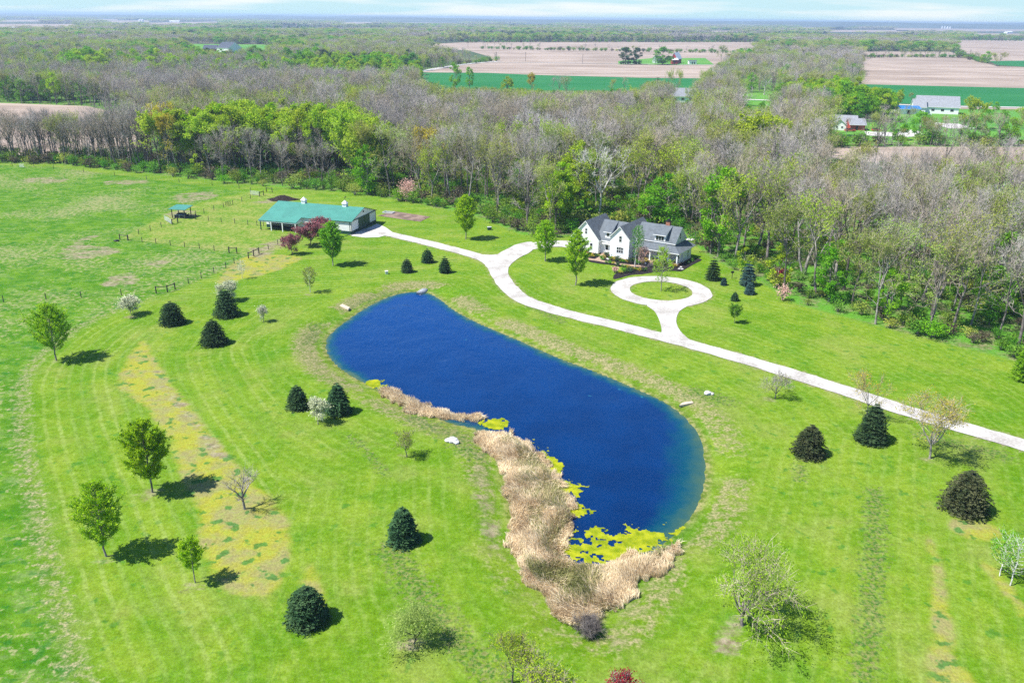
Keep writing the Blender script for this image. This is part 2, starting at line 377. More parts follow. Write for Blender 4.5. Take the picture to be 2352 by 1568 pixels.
SOIL = [spline(GP([(355, 845), (400, 890), (470, 980), (520, 1045), (480, 1040), (420, 960), (370, 900)]), 3, True),
        spline(GP([(140, 575), (190, 545), (235, 540), (200, 560), (290, 575), (200, 595), (140, 595)]), 3, True),
        spline(GP([(330, 600), (385, 598), (380, 612), (335, 612)]), 3, True),
        spline(GP([(250, 635), (310, 625), (320, 650), (230, 660)]), 3, True),
        spline(GP([(60, 410), (150, 408), (140, 420), (50, 420)]), 3, True),
        spline(GP([(250, 415), (330, 412), (340, 422), (240, 424)]), 3, True),
        spline(GP([(400, 448), (480, 440), (500, 452), (420, 466)]), 3, True),
        spline(GP([(375, 492), (420, 482), (455, 490), (430, 503), (385, 500)]), 3, True),
        spline(GP([(575, 466), (640, 454), (690, 458), (640, 464), (600, 468)]), 3, True),
        spline(GP([(570, 575), (600, 560), (660, 545), (680, 552), (620, 585), (580, 592)]), 3, True),
        spline(GP([(1080, 1060), (1110, 1070), (1150, 1230), (1120, 1250), (1090, 1150)]), 3, True),
        spline(GP([(1660, 1445), (1720, 1400), (1700, 1440), (1690, 1500), (1640, 1500)]), 3, True),
        spline(GP([(990, 470), (1040, 470), (1045, 478), (1000, 478)]), 3, True),
        spline(GP([(1400, 1430), (1480, 1360), (1490, 1370), (1420, 1480)]), 3, True)]
A['soil'] = np.max([sstep(1.3, -1.3, sdf(Q, p)) for p in SOIL], 0)
_far = sstep(1300, 700, DQ[:, 1])
for _x, _y in ((130, 830), (245, 1280), (350, 1133), (449, 1342), (562, 1170), (713, 675), (1322, 657), (2135, 1056), (1780, 918), (927, 1258), (1855, 1056), (303, 728), (1705, 1445), (937, 1050), (953, 1478)): A['soil'] = np.maximum(A['soil'], 0.9 * np.exp(-(np.hypot(*(Q - G(_x - 6, _y)).T) / 1.5) ** 2))
A['tan'] = sstep(1.0, 2.2, sp_) * sstep(7.5, 4.0, sp_) * (0.35 + 0.65 * np.maximum(_far, 0.55 * sstep(1300, 1500, DQ[:, 0]))) * sstep(0.25, 0.6, vnoise(Q, 7, 9) + 0.15)
A['shore'] = sstep(1.6, 0.2, np.abs(sp_))
A['bank'] = sstep(3.2, 0.6, sp_) * sstep(-0.5, 0.5, sp_) * sstep(1380, 1450, DQ[:, 0]) * sstep(1150, 1230, DQ[:, 1])
WEED = [([(900, 1265), (950, 1340), (990, 1400), (1060, 1480), (1150, 1568)], 2.2), ([(2010, 1130), (2010, 1250), (2005, 1330), (2000, 1420), (1985, 1568)], 1.6), ([(960, 960), (1020, 985), (1090, 1040)], 2.4),
        ([(830, 700), (880, 672), (920, 665)], 2.0), ([(715, 780), (730, 745)], 2.0), ([(800, 1000), (840, 1030), (885, 1090)], 0.8), ([(1836, 1070), (1838, 1100)], 1.2), ([(1200, 690), (1290, 740)], 1.4), ([(1600, 900), (1660, 920)], 2.4), ([(2120, 1000), (2300, 1045)], 2.0)]
_dl = [spline(GP(q), 6) for q in ([(880, 535), (960, 553), (1040, 573), (1100, 590), (1132, 607), (1148, 632), (1170, 662), (1208, 690), (1290, 717), (1400, 744), (1520, 774), (1600, 795), (1720, 829), (1900, 884), (2100, 949), (2352, 1022), (2700, 1120)],)]
_dd = np.minimum(dist_poly(Q, _dl[0], False), np.abs(np.hypot(*(Q - G(1518, 668)).T) - 8.35))
A['fringe'] = sstep(3.3, 2.2, _dd)
A['weed'] = np.max([np.exp(-(dist_poly(Q, GP(p), False) / w) ** 2) for p, w in WEED], 0)
_line = GP([(2010, 1130), (1985, 1568)]); _ld = (_line[1] - _line[0]) / np.linalg.norm(_line[1] - _line[0])
m_left = dist_poly(Q, PASTURE, False); m_right = (Q - _line[0]) @ np.array([-_ld[1], _ld[0]])
_bard = (Q - G(700, 640)) @ np.array([math.sin(math.radians(14)), -math.cos(math.radians(14))])
_wl = (DQ[:, 0] < 330 + 0.0 * DQ[:, 1]) | (DQ[:, 1] > 760) & (DQ[:, 0] < 640)
_wr = (DQ[:, 0] > 1640) & (DQ[:, 1] > 1000)
_wb = (DQ[:, 1] < 690) & (DQ[:, 0] < 1000)
A['mowc'] = np.where(_wr, m_right, np.where(_wl & ~_wb, m_left, np.where(_wb, _bard, sp_)))
A['mowa'] = np.clip(np.where(_wr, 0.5, np.where(_wl & ~_wb, 1.0, np.where(_wb, 1.0, 0.55))) * (1 - A['past']) * sstep(4, 9, sp_), 0, 1)
nx, ny = len(gx), len(gy)
ii = (np.arange(ny - 1)[:, None] * nx + np.arange(nx - 1)[None, :]).ravel()
gfaces = np.stack([ii, ii + 1, ii + nx + 1, ii + nx], 1)
BIG = 45000.0
ring = np.array([(-BIG, -BIG, 0), (BIG, -BIG, 0), (BIG, BIG, 0), (-BIG, BIG, 0)], float)
ring_in = [0, nx - 1, nx * ny - 1, nx * (ny - 1)]
nb = nx * ny
gverts = np.vstack([np.column_stack([Q, gzv]), ring])
rf = np.array([(nb, nb + 1, ring_in[1], ring_in[0]), (nb + 1, nb + 2, ring_in[2], ring_in[1]), (nb + 2, nb + 3, ring_in[3], ring_in[2]), (nb + 3, nb, ring_in[0], ring_in[3])])

def ground_material():
    t = NT('grass_ground'); p = t.pos()
    n30 = t.noise(0.035, p, 3); n4 = t.noise(0.22, p, 4, 0.6); n1 = t.noise(1.1, p, 4, 0.65); n02 = t.noise(3.6, p, 4, 0.75)
    mp = t.n('ShaderNodeMapping', Vector=p); mp.inputs['Scale'].default_value = (0.5, 1.0, 1.0)
    nw = t.noise(0.45, mp.outputs[0], 5, 0.7); nc = t.noise(0.55, t.n('ShaderNodeMapping', Vector=p, Location=(31, 7, 0)).outputs[0], 3, 0.5)
    lawn = t.mix(t.ramp(t.math('ADD', t.math('MULTIPLY', n30, 0.5), t.math('MULTIPLY', n4, 0.5)), 0.40, 0.60), (0.093, 0.190, 0.012), (0.160, 0.241, 0.026))
    n12 = t.noise(0.09, t.n('ShaderNodeMapping', Vector=p, Location=(70, 19, 0)).outputs[0], 5, 0.65)
    lawn = t.mix(t.math('MULTIPLY', t.ramp(n12, 0.48, 0.66), 0.55), lawn, (0.205, 0.235, 0.060))
    lawn = t.mix(t.math('MULTIPLY', t.ramp(n12, 0.46, 0.32), 0.5), lawn, (0.070, 0.185, 0.018))
    lawn = t.mix(t.math('MULTIPLY', t.ramp(n1, 0.48, 0.72), 0.45), lawn, (0.185, 0.235, 0.065))
    lawn = t.mix(t.math('MULTIPLY', t.math('MULTIPLY', t.ramp(nc, 0.60, 0.68), t.ramp(n30, 0.45, 0.55)), 0.6), lawn, (0.034, 0.140, 0.022))
    c = t.math('MULTIPLY', t.math('ADD', t.attr('mowc'), t.math('ADD', t.math('MULTIPLY', n4, 0.7), t.math('MULTIPLY', n30, 1.5))), 1 / 1.7)
    sn = t.math('SINE', t.math('MULTIPLY', c, 6.2832)); sn2 = t.math('SINE', t.math('MULTIPLY', c, 1.571))
    f = t.math('MULTIPLY', t.ramp(sn, 0.3, 1.0), t.math('MULTIPLY', t.attr('mowa'), t.math('ADD', 0.35, t.math('MULTIPLY', 0.65, t.math('MULTIPLY', t.ramp(t.noise(0.08, p, 2), 0.35, 0.6), t.ramp(n1, 0.3, 0.6))))))
    lawn = t.mix(t.math('MULTIPLY', f, 0.55), lawn, (0.23, 0.29, 0.085))
    f2 = t.math('MULTIPLY', t.ramp(sn2, -0.6, 0.6), t.attr('mowa'))
    lawn = t.mix(t.math('MULTIPLY', f2, 0.32), lawn, (0.070, 0.180, 0.012))
    past = t.mix(t.ramp(t.math('ADD', t.math('MULTIPLY', n4, 0.6), t.math('MULTIPLY', nw, 0.4)), 0.40, 0.60), (0.052, 0.152, 0.011), (0.112, 0.214, 0.022))
    past = t.mix(t.math('MULTIPLY', t.ramp(nw, 0.50, 0.66), 0.55), past, (0.14, 0.205, 0.075))
    past = t.mix(t.math('MULTIPLY', t.ramp(n30, 0.50, 0.66), 0.45), past, (0.11, 0.205, 0.035))
    past = t.mix(t.math('MULTIPLY', t.ramp(t.math('ADD', t.math('MULTIPLY', n1, 0.6), t.math('MULTIPLY', n30, 0.4)), 0.515, 0.585), 0.7), past, (0.25, 0.235, 0.12))
    past = t.mix(t.math('MULTIPLY', t.ramp(nc, 0.57, 0.66), 0.5), past, (0.014, 0.11, 0.022))
    col = t.mix(t.attr('past'), lawn, past)
    pad = t.mix(t.ramp(t.math('ADD', t.math('MULTIPLY', n1, 0.5), t.math('MULTIPLY', n4, 0.5)), 0.4, 0.62), (0.11, 0.21, 0.025), (0.24, 0.25, 0.075))
    col = t.mix(t.math('MULTIPLY', t.attr('paddock'), 0.8), col, pad)
    def patch(col, a, colour, lo=0.35, hi=0.6, k=0.55, noise=None, gain=1.0):
        v = t.math('ADD', t.math('MULTIPLY', t.attr(a), 1 - k + 0.2), t.math('MULTIPLY', t.math('SUBTRACT', noise or n1, 0.5), k * 2))
        v = t.math('MULTIPLY', t.ramp(v, lo, hi), t.math('MULTIPLY', t.ramp(t.attr(a), 0.02, 0.45), gain)); return t.mix(v, col, colour)
    dryc = t.mix(t.ramp(n4, 0.4, 0.6), (0.29, 0.285, 0.045), (0.25, 0.23, 0.095))
    dryc = t.mix(t.math('MULTIPLY', t.ramp(n1, 0.44, 0.64), 0.4), dryc, (0.14, 0.21, 0.03))
    dryc = t.mix(t.math('MULTIPLY', t.ramp(nc, 0.57, 0.64), 0.8), dryc, (0.035, 0.14, 0.03))
    col = patch(col, 'dry', dryc, -0.06, 0.34, 0.75, t.math('ADD', t.math('MULTIPLY', nw, 0.5), t.math('MULTIPLY', n4, 0.5)), 0.95)
    rimc = t.mix(t.ramp(n02, 0.42, 0.58), (0.10, 0.16, 0.05), (0.28, 0.24, 0.14))
    col = patch(col, 'rim', rimc, 0.12, 0.58, 0.85, n1)
    col = patch(col, 'fringe', (0.20, 0.18, 0.10), 0.25, 0.7, 0.8, n1, 0.7)
    soilc = t.mix(t.ramp(n1, 0.35, 0.65), (0.20, 0.16, 0.10), (0.30, 0.25, 0.18))
    col = patch(col, 'fringe', (0.20, 0.18, 0.10), 0.25, 0.7, 0.8, n1, 0.7)
    soilc = t.mix(t.math('MULTIPLY', t.ramp(n02, 0.48, 0.62), 0.6), soilc, (0.10, 0.17, 0.04))
    col = patch(col, 'soil', soilc, 0.16, 0.56, 0.8, nw)
    tanc = t.mix(t.ramp(n02, 0.40, 0.60), (0.13, 0.155, 0.05), (0.27, 0.225, 0.13))
    col = patch(col, 'tan', tanc, 0.06, 0.48, 0.75, n1, 0.9)
    col = t.mix(t.math('MULTIPLY', t.attr('shore'), 0.75), col, t.mix(t.ramp(n1, 0.4, 0.6), (0.10, 0.13, 0.03), (0.25, 0.20, 0.11)))
    col = t.mix(t.math('MULTIPLY', t.attr('bank'), 0.8), col, (0.05, 0.15, 0.010))
    weedc = t.mix(t.ramp(t.noise(2.6, p, 3, 0.6), 0.44, 0.56), (0.028, 0.095, 0.018), (0.17, 0.17, 0.07))
    col = patch(col, 'weed', weedc, 0.12, 0.50, 0.8, t.noise(1.6, p, 3, 0.6), 0.75)
    wood = t.mix(t.ramp(n1, 0.35, 0.65), (0.08, 0.15, 0.03), (0.19, 0.17, 0.10))
    wood = t.mix(t.ramp(n4, 0.38, 0.58), wood, (0.09, 0.23, 0.03))
    # beyond the near ground everything is woodland floor and farmland
    dist = t.n('ShaderNodeVectorMath', {'operation': 'LENGTH'}, i0=p).outputs['Value']
    wf = t.math('MAXIMUM', t.attr('wood'), t.ramp(t.n('ShaderNodeSeparateXYZ', Vector=p).outputs[1], 343.0, 344.5))
    col = t.mix(wf, col, wood)
    col = t.mix(t.ramp(dist, 600, 1500), col, t.mix(t.ramp(t.noise(0.004, p, 3), 0.45, 0.55), (0.06, 0.085, 0.05), (0.11, 0.10, 0.07)))
    g = t.math('ADD', t.math('MULTIPLY', t.ramp(n02, 0.30, 0.70), 0.6), t.math('MULTIPLY', t.ramp(n1, 0.3, 0.7), 0.4))
    hs = t.n('ShaderNodeHueSaturation', Color=col); hs.inputs['Saturation'].default_value = 1.04; t.put(hs.inputs['Value'], t.math('ADD', 0.62, t.math('MULTIPLY', g, 0.68)))
    h = t.math('ADD', t.math('MULTIPLY', n02, 0.5), t.math('MULTIPLY', n1, 0.5))
    return t.principled(hs.outputs[0], 0.95, 0.05, 0, t.bump(h, 0.6, 0.3))

gm = raw_mesh('ground', gverts, [gfaces, rf], [ground_material()], True)
for k, a in A.items():
    at = gm.attributes.new(k, 'FLOAT', 'POINT'); at.data.foreach_set('value', np.concatenate([a, np.zeros(4)]).astype(np.float32))
link('ground', gm, kind='structure')

# the pond's water: a fine sheet that knows how far each point is from the shore
wpts = np.arange(-40, 40, 0.8); wy = np.arange(56, 170, 0.8)
WX, WY = np.meshgrid(wpts, wy); WQ = np.stack([WX.ravel(), WY.ravel()], 1); ws_ = sdf(WQ, POND)
nwx = len(wpts); keep = (ws_ < 1.6).reshape(WX.shape)
kq = keep[:-1, :-1] & keep[1:, :-1] & keep[:-1, 1:] & keep[1:, 1:]
jj = (np.arange(len(wy) - 1)[:, None] * nwx + np.arange(nwx - 1)[None, :])[kq]
wm_f = np.stack([jj, jj + 1, jj + nwx + 1, jj + nwx], 1)
def water_material():
    t = NT('pond_water'); p = t.pos(); d = t.attr('depth')
    n = t.noise(0.12, p, 4); n2 = t.noise(0.5, p, 4, 0.6)
    dd = t.math('ADD', d, t.math('MULTIPLY', t.math('SUBTRACT', n2, 0.5), 3.4))
    deep = t.mix(t.ramp(n, 0.3, 0.7), (0.0002, 0.0155, 0.070), (0.0003, 0.023, 0.098))
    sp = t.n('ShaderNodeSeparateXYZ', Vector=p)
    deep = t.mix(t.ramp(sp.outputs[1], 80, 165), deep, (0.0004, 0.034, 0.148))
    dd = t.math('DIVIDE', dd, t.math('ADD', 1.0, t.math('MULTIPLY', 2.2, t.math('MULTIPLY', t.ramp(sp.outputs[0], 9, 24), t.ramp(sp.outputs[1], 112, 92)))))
    mid = t.mix(t.ramp(dd, 0.1, 2.3), (0.002, 0.058, 0.080), deep)
    col = t.mix(t.ramp(dd, -0.6, 0.9), (0.055, 0.10, 0.045), mid)
    spot = t.math('MULTIPLY', t.ramp(t.noise(0.35, p, 3, 0.6), 0.66, 0.76), t.ramp(t.noise(0.05, p, 2), 0.55, 0.6))
    col = t.mix(t.math('MULTIPLY', spot, 0.5), col, (0.03, 0.22, 0.24))
    mp = t.n('ShaderNodeMapping', Vector=p); mp.inputs['Rotation'].default_value = (0, 0, math.radians(35)); mp.inputs['Scale'].default_value = (1.6, 0.42, 1)
    w = t.noise(0.75, mp.outputs[0], 3, 0.55); w2 = t.noise(2.2, mp.outputs[0], 2, 0.5)
    h = t.math('MULTIPLY', t.math('ADD', t.math('MULTIPLY', w, 0.7), t.math('MULTIPLY', w2, 0.3)), t.ramp(sp.outputs[1], 70, 135))
    return t.principled(col, 0.18, 0.25, 0, t.bump(t.math('MULTIPLY', h, t.ramp(n, 0.30, 0.62)), 0.9, 0.22))
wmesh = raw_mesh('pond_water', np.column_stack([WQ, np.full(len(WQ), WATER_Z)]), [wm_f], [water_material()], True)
at = wmesh.attributes.new('depth', 'FLOAT', 'POINT'); at.data.foreach_set('value', (-ws_).astype(np.float32))
link('pond_water', wmesh, kind='structure')

def sheet(name, pts, z, mat, th=0.0, **k):
    """flat sheet over a ground polygon"""
    mb = MB(); P = [(p[0], p[1], z) for p in pts]
    if th: mb.slab(P, th, 0, 0)
    else: mb.add(P, [list(range(len(P)))])
    return mb.build(name, mat, **k)

def ribbon(mb, line, w, z, seed=0, rough=0.35):
    L = spline(line, 10); n = len(L); T = np.gradient(L, axis=0); T /= np.linalg.norm(T, axis=1)[:, None]; N = np.stack([-T[:, 1], T[:, 0]], 1)
    w = np.interp(np.linspace(0, 1, n), np.linspace(0, 1, len(w)), w) if hasattr(w, '__len__') else np.full(n, w)
    a = L + N * (w / 2 + rough * (vnoise(L, 1.5, seed) - 0.5))[:, None]; b = L - N * (w / 2 + rough * (vnoise(L, 1.5, seed + 5) - 0.5))[:, None]
    mb.add([(p[0], p[1], z) for p in a] + [(p[0], p[1], z) for p in b], [(i, n + i, n + i + 1, i + 1) for i in range(n - 1)])

def gravel():
    t = NT('white_gravel'); p = t.pos(); a = t.noise(3.0, p, 5, 0.7); b = t.noise(0.25, p, 3)
    col = t.mix(t.ramp(t.math('ADD', t.math('MULTIPLY', a, 0.5), t.math('MULTIPLY', b, 0.5)), 0.36, 0.6), (0.29, 0.27, 0.24), (0.47, 0.455, 0.425))
    return t.principled(col, 0.95, 0.1, 0, t.bump(a, 0.5, 0.05))
M['gravel'] = gravel()
drive = MB()
ribbon(drive, GP([(800, 533), (850, 531), (880, 535), (960, 553), (1040, 573), (1100, 590), (1132, 607), (1148, 632), (1170, 662), (1208, 690), (1290, 717), (1400, 744), (1520, 774), (1600, 795), (1720, 829), (1900, 884), (2100, 949), (2352, 1022), (2700, 1120)]), [7.0, 4.6] + [3.7] * 20, 0.065, 1)
ribbon(drive, GP([(1135, 612), (1160, 592), (1195, 572), (1240, 563), (1290, 560), (1350, 566)]), [4.0, 5.2, 5.2, 6, 7], 0.069, 2)
_cc = G(1518, 668); _th = np.linspace(0, 2 * math.pi, 73)
ro = 10.3 + 0.25 * (vnoise(np.stack([_th * 5, _th * 0], 1), 0.6, 4) - 0.5); ri = 6.4 + 0.15 * (vnoise(np.stack([_th * 5, _th * 0], 1), 0.6, 8) - 0.5)
ro[-1] = ro[0]; ri[-1] = ri[0]
drive.add([(_cc[0] + r * math.cos(t), _cc[1] + r * math.sin(t), 0.073) for rr in (ro, ri) for r, t in zip(rr, _th)], [(i, i + 1, 74 + i, 73 + i) for i in range(72)])
drive.add([(p[0], p[1], 0.077) for p in spline(GP([(1486, 700), (1503, 715), (1515, 738), (1519, 765), (1500, 772), (1600, 793), (1582, 779), (1562, 760), (1553, 738), (1560, 716), (1580, 699), (1530, 692)]), 3, True)], [list(range(36))])
drive.add([(p[0], p[1], 0.081) for p in spline(GP([(1098, 587), (1148, 584), (1180, 564), (1222, 556), (1222, 576), (1190, 594), (1168, 615), (1166, 642), (1135, 640), (1122, 612)]), 3, True)], [list(range(30))])
drive.build('driveway', M['gravel'], kind='structure')

# fields, roads and yards beyond the woods
def field(name, pts, mat, z=0.06): return sheet(name, GP(pts), z, M[mat], kind='structure')
FIELD1 = [(-400, 226), (0, 237), (200, 244), (262, 258), (330, 330), (290, 352), (0, 358), (-400, 345)]
E2 = [(921, 106), (1071, 97), (1568, 97), (1760, 97), (1750, 112), (1690, 125), (1650, 165), (1600, 205), (1500, 207), (1200, 205), (985, 200), (950, 170), (1037, 152), (1120, 143), (1122, 130), (1077, 117), (984, 108)]
E3 = [(1980, 131), (2225, 133), (2290, 153), (2700, 163), (2700, 275), (2352, 252), (2200, 250), (2040, 240), (1970, 196)]
E4 = [(2190, 92), (2700, 96), (2700, 150), (2352, 142), (2290, 148), (2240, 130), (2200, 114)]
E5 = [(1750, 119), (2180, 119), (2225, 132), (1985, 130), (1760, 127)]
E6 = [(1850, 337), (2352, 338), (2700, 345), (2700, 410), (2352, 393), (2150, 386), (1960, 375), (1870, 352)]
E7 = [(1890, 286), (2030, 266), (2060, 256), (2250, 252), (2352, 258), (2700, 280), (2700, 330), (2352, 330), (1890, 326)]
E8 = [(1690, 217), (1770, 213), (1800, 230), (1800, 246), (1690, 242)]
E10 = [(395, 101), (620, 103), (642, 114), (540, 124), (470, 122)]
FARF = [[(-60, 56), (175, 56), (180, 63), (-60, 64)], [(220, 44.5), (270, 44.5), (270, 47), (220, 47)], [(340, 53), (500, 50), (510, 54), (340, 58.5)], [(240, 48), (350, 47), (340, 52), (250, 53)], [(780, 52), (850, 50), (860, 55), (790, 57)], [(1620, 71), (1700, 71), (1700, 74), (1620, 74)],
        [(1830, 60), (1960, 60), (1960, 64), (1830, 64)], [(2050, 64), (2400, 66), (2400, 73), (2060, 72)], [(2200, 61), (2400, 63.5), (2400, 65), (2200, 63.5)], [(1200, 53), (1280, 52.5), (1280, 54.5), (1200, 55.5)], [(1450, 58), (1600, 58.5), (1600, 60.5), (1450, 60)], [(600, 45), (680, 44), (690, 46), (610, 47)], [(0, 47), (95, 46), (95, 50), (0, 51)], [(900, 50.5), (1060, 50.5), (1060, 54), (900, 54)], [(1330, 51), (1480, 52), (1480, 55), (1330, 55)], [(1900, 69), (2090, 70), (2080, 75), (1900, 74)], [(2230, 77), (2352, 78), (2352, 82), (2230, 82)]]
field('ploughed_field', FIELD1, 'tan_field')
field('ploughed_field', E2, 'tan_field'); field('ploughed_field', E3, 'tan_field'); field('ploughed_field', E4, 'tan_field'); field('ploughed_field', E5, 'tan_field'); field('ploughed_field', E6, 'tan_field')
field('wheat_field', [(950, 167), (1117, 168), (1234, 173), (1500, 180), (1645, 181), (1610, 206), (1500, 210), (1200, 208), (980, 204)], 'wheat', 0.16)
field('wheat_field', [(1972, 194), (2352, 203), (2700, 211), (2700, 275), (2352, 248), (2030, 238)], 'wheat', 0.16)
field('wheat_field', [(2272, 141), (2352, 140), (2700, 148), (2700, 160), (2352, 154), (2290, 150)], 'wheat', 0.16)
field('farmyard_grass', [(1420, 141), (1500, 134), (1620, 134), (1640, 149), (1560, 150), (1420, 148.6)], 'yard', 0.18)
field('farmyard_grass', E7, 'yard', 0.10); field('farmyard_grass', E8, 'yard', 0.10); field('farmyard_grass', [(1525, 205), (1610, 205), (1620, 238), (1520, 238)], 'yard', 0.2)
field('barn_field', E10, 'yard')
for q in FARF: field('ploughed_field', q, 'tan_field', 0.3)
road = MB()
ribbon(road, GP([(940, 169), (957, 166.5), (1037, 152.5), (1090, 146), (1144, 141.5)]), 9, 0.3, 3, 0)
ribbon(road, GP([(1090, 143.6), (1300, 145.4), (1500, 148.2), (1650, 150.2), (1760, 151.5)]), 5, 0.32, 3, 0)
ribbon(road, GP([(1690, 229), (1775, 231.5), (2030, 240), (2200, 245.5), (2352, 248), (2700, 256)]), 6.0, 0.3, 3, 0)
road.build('country_road', M['roadway'], kind='structure')
yard = MB()
yard.add([(p[0], p[1], 0.2) for p in GP([(1985, 303), (2060, 305), (2100, 298), (2130, 312), (2080, 316), (1990, 312)])], [range(6)])
yard.add([(p[0], p[1], 0.2) for p in GP([(2130, 282), (2200, 285), (2240, 296), (2180, 296)])], [range(4)])
yard.build('gravel_yard', M['roadway'], kind='structure')
EXCL = [GP(e) for e in (FIELD1, E2, E3, E4, E5, E6, E7, E8, E10, [(1522, 203), (1612, 203), (1612, 238), (1522, 238)])] + [GP(q) for q in FARF]
_hc = MB()
PATCH = GP([(868, 496), (903, 485), (988, 498), (965, 509.5)])
sheet('bare_soil_patch', PATCH, 0.055, plain('bare_garden_soil', (0.20, 0.145, 0.115), 0.95, 0.1, var=0.45, scale=0.4), kind='structure')

# ------------------------------------------------------------------ buildings
def gable_roof(mb, x0, x1, y0, y1, ze, zr, axis, ov=0.35, th=0.16, lift=0.0):
    """two roof slabs; ridge along axis"""
    if axis == 'x':
        ym = (y0 + y1) / 2; s = (zr - ze) / (ym - y0)
        for sgn, ye in ((1, y0), (-1, y1)):
            yo = ye - sgn * ov; zo = ze - s * ov
            q = [(x0 - ov, yo, zo), (x1 + ov, yo, zo), (x1 + ov, ym, zr), (x0 - ov, ym, zr)]
            if sgn < 0: q = q[::-1]
            mb.slab([(a, b, c + lift + th) for a, b, c in q], th, 0, 1)
    else:
        xm = (x0 + x1) / 2; s = (zr - ze) / (xm - x0)
        for sgn, xe in ((1, x0), (-1, x1)):
            xo = xe - sgn * ov; zo = ze - s * ov
            q = [(xo, y1 + ov, zo), (xo, y0 - ov, zo), (xm, y0 - ov, zr), (xm, y1 + ov, zr)]
            if sgn < 0: q = q[::-1]
            mb.slab([(a, b, c + lift + th) for a, b, c in q], th, 0, 1)

def gable_walls(mb, x0, x1, y0, y1, ze, zr, axis, z0=-0.25):
    if axis == 'x':
        ym = (y0 + y1) / 2; mb.prism([(x0, y0, z0), (x0, y1, z0), (x0, y1, ze), (x0, ym, zr), (x0, y0, ze)], (x1 - x0, 0, 0))
    else:
        xm = (x0 + x1) / 2; mb.prism([(x0, y0, z0), (x0, y0, ze), (xm, y0, zr), (x1, y0, ze), (x1, y0, z0)], (0, y1 - y0, 0))

def window(parent, p, w, h, face, cols=1, rows=1, name='window'):
    """window centred on p; face: '-y', '+x' ... the way it looks"""
    f = MB(); g = MB(); t = 0.07
    ax = {'-y': (1, 0, 0, -1), '+y': (1, 0, 0, 1), '+x': (0, 1, 1, 0), '-x': (0, 1, -1, 0)}[face]
    def bx(mb, a0, a1, z0, z1, d0, d1):
        xs = sorted((p[0] + ax[0] * a0 + ax[2] * d0, p[0] + ax[0] * a1 + ax[2] * d1)); ys = sorted((p[1] + ax[1] * a0 + ax[3] * d0, p[1] + ax[1] * a1 + ax[3] * d1))
        mb.box(xs[0], ys[0], p[2] + z0, xs[1], ys[1], p[2] + z1)
    bx(f, -w / 2 - t, w / 2 + t, -h / 2 - t, -h / 2, -0.05, 0.06); bx(f, -w / 2 - t, w / 2 + t, h / 2, h / 2 + t, -0.05, 0.06)
    bx(f, -w / 2 - t, -w / 2, -h / 2, h / 2, -0.05, 0.057); bx(f, w / 2, w / 2 + t, -h / 2, h / 2, -0.05, 0.057)
    for c in range(1, cols): x = -w / 2 + w * c / cols; bx(f, x - 0.035, x + 0.035, -h / 2, h / 2, -0.05, 0.05)
    for r in range(1, rows): z = -h / 2 + h * r / rows; bx(f, -w / 2, w / 2, z - 0.03, z + 0.03, -0.05, 0.053)
    o = f.build(name, M['white'], parent)
    bx(g, -w / 2, w / 2, -h / 2, h / 2, -0.03, 0.03); g.build('pane', M['glass'], o)
    return o

HX = G(1399.5, 590.9); HR = math.radians(-33)
house = thing('farmhouse', 'large white farmhouse with slate grey gabled roofs and brick chimney above the circular drive', 'house', (HX[0], HX[1], 0), HR)
b = MB(); b.box(-10.5, 0.5, -0.3, -3.2, 10.4, 0.25); b.box(-0.1, -0.1, -0.3, 4.97, 5, 0.22); b.box(4.9, 2.3, -0.3, 16.1, 10.6, 0.18); b.build('foundation', M['brick'], house)
for a in ((-10.4, -3.3, 0.6, 10.3, 3.6, 7.55, 'y'), (-4.0, 2.4, 1.75, 8.65, 3.6, 7.4, 'x'), (0, 4.87, 0, 12.0, 5.0, 7.55, 'y'), (4.4, 13.9, 4.9, 11.2, 4.45, 7.4, 'x')):
    w = MB(); gable_walls(w, *a); w.build('wall', M['siding'], house)
w = MB(); w.box(13.85, 5.3, -0.2, 16.0, 10.3, 2.86); w.build('wall', M['siding'], house)
for a in ((-10.4, -3.3, 0.6, 10.3, 3.6, 7.55, 'y'), (-4.0, 2.4, 1.75, 8.65, 3.6, 7.4, 'x'), (0, 4.87, 0, 12.0, 5.0, 7.55, 'y'), (4.4, 13.9, 4.9, 11.2, 4.45, 7.4, 'x')):
    r = MB(); gable_roof(r, *a); r.build('roof', [M['shingle'], M['white']], house)
r = MB()
r.slab([(4.9, 2.0, 2.86), (16.35, 2.0, 2.86), (13.93, 4.88, 3.95), (4.9, 4.88, 3.95)], 0.16, 0, 1)
r.slab([(16.35, 2.0, 2.863), (16.35, 12.1, 2.863), (13.93, 11.4, 3.95), (13.93, 4.88, 3.95)], 0.16, 0, 1)
r.build('porch_roof', [M['shingle'], M['white']], house)
r = MB(); r.box(4.95, 2.1, 0.1, 15.95, 5.0, 0.3); r.build('porch_floor', M['paver'], house)
for px, py in ((5.3, 2.45), (9.1, 2.45), (11.4, 2.45), (13.6, 2.45), (15.75, 2.45), (15.75, 4.1)):
    q = MB(); q.box(px - 0.14, py - 0.14, 0.3, px + 0.14, py + 0.14, 2.74); q.box(px - 0.19, py - 0.19, 0.3, px + 0.19, py + 0.19, 0.5); q.box(px - 0.19, py - 0.19, 2.5, px + 0.19, py + 0.19, 2.7)
    q.build('porch_post', M['white'], house)
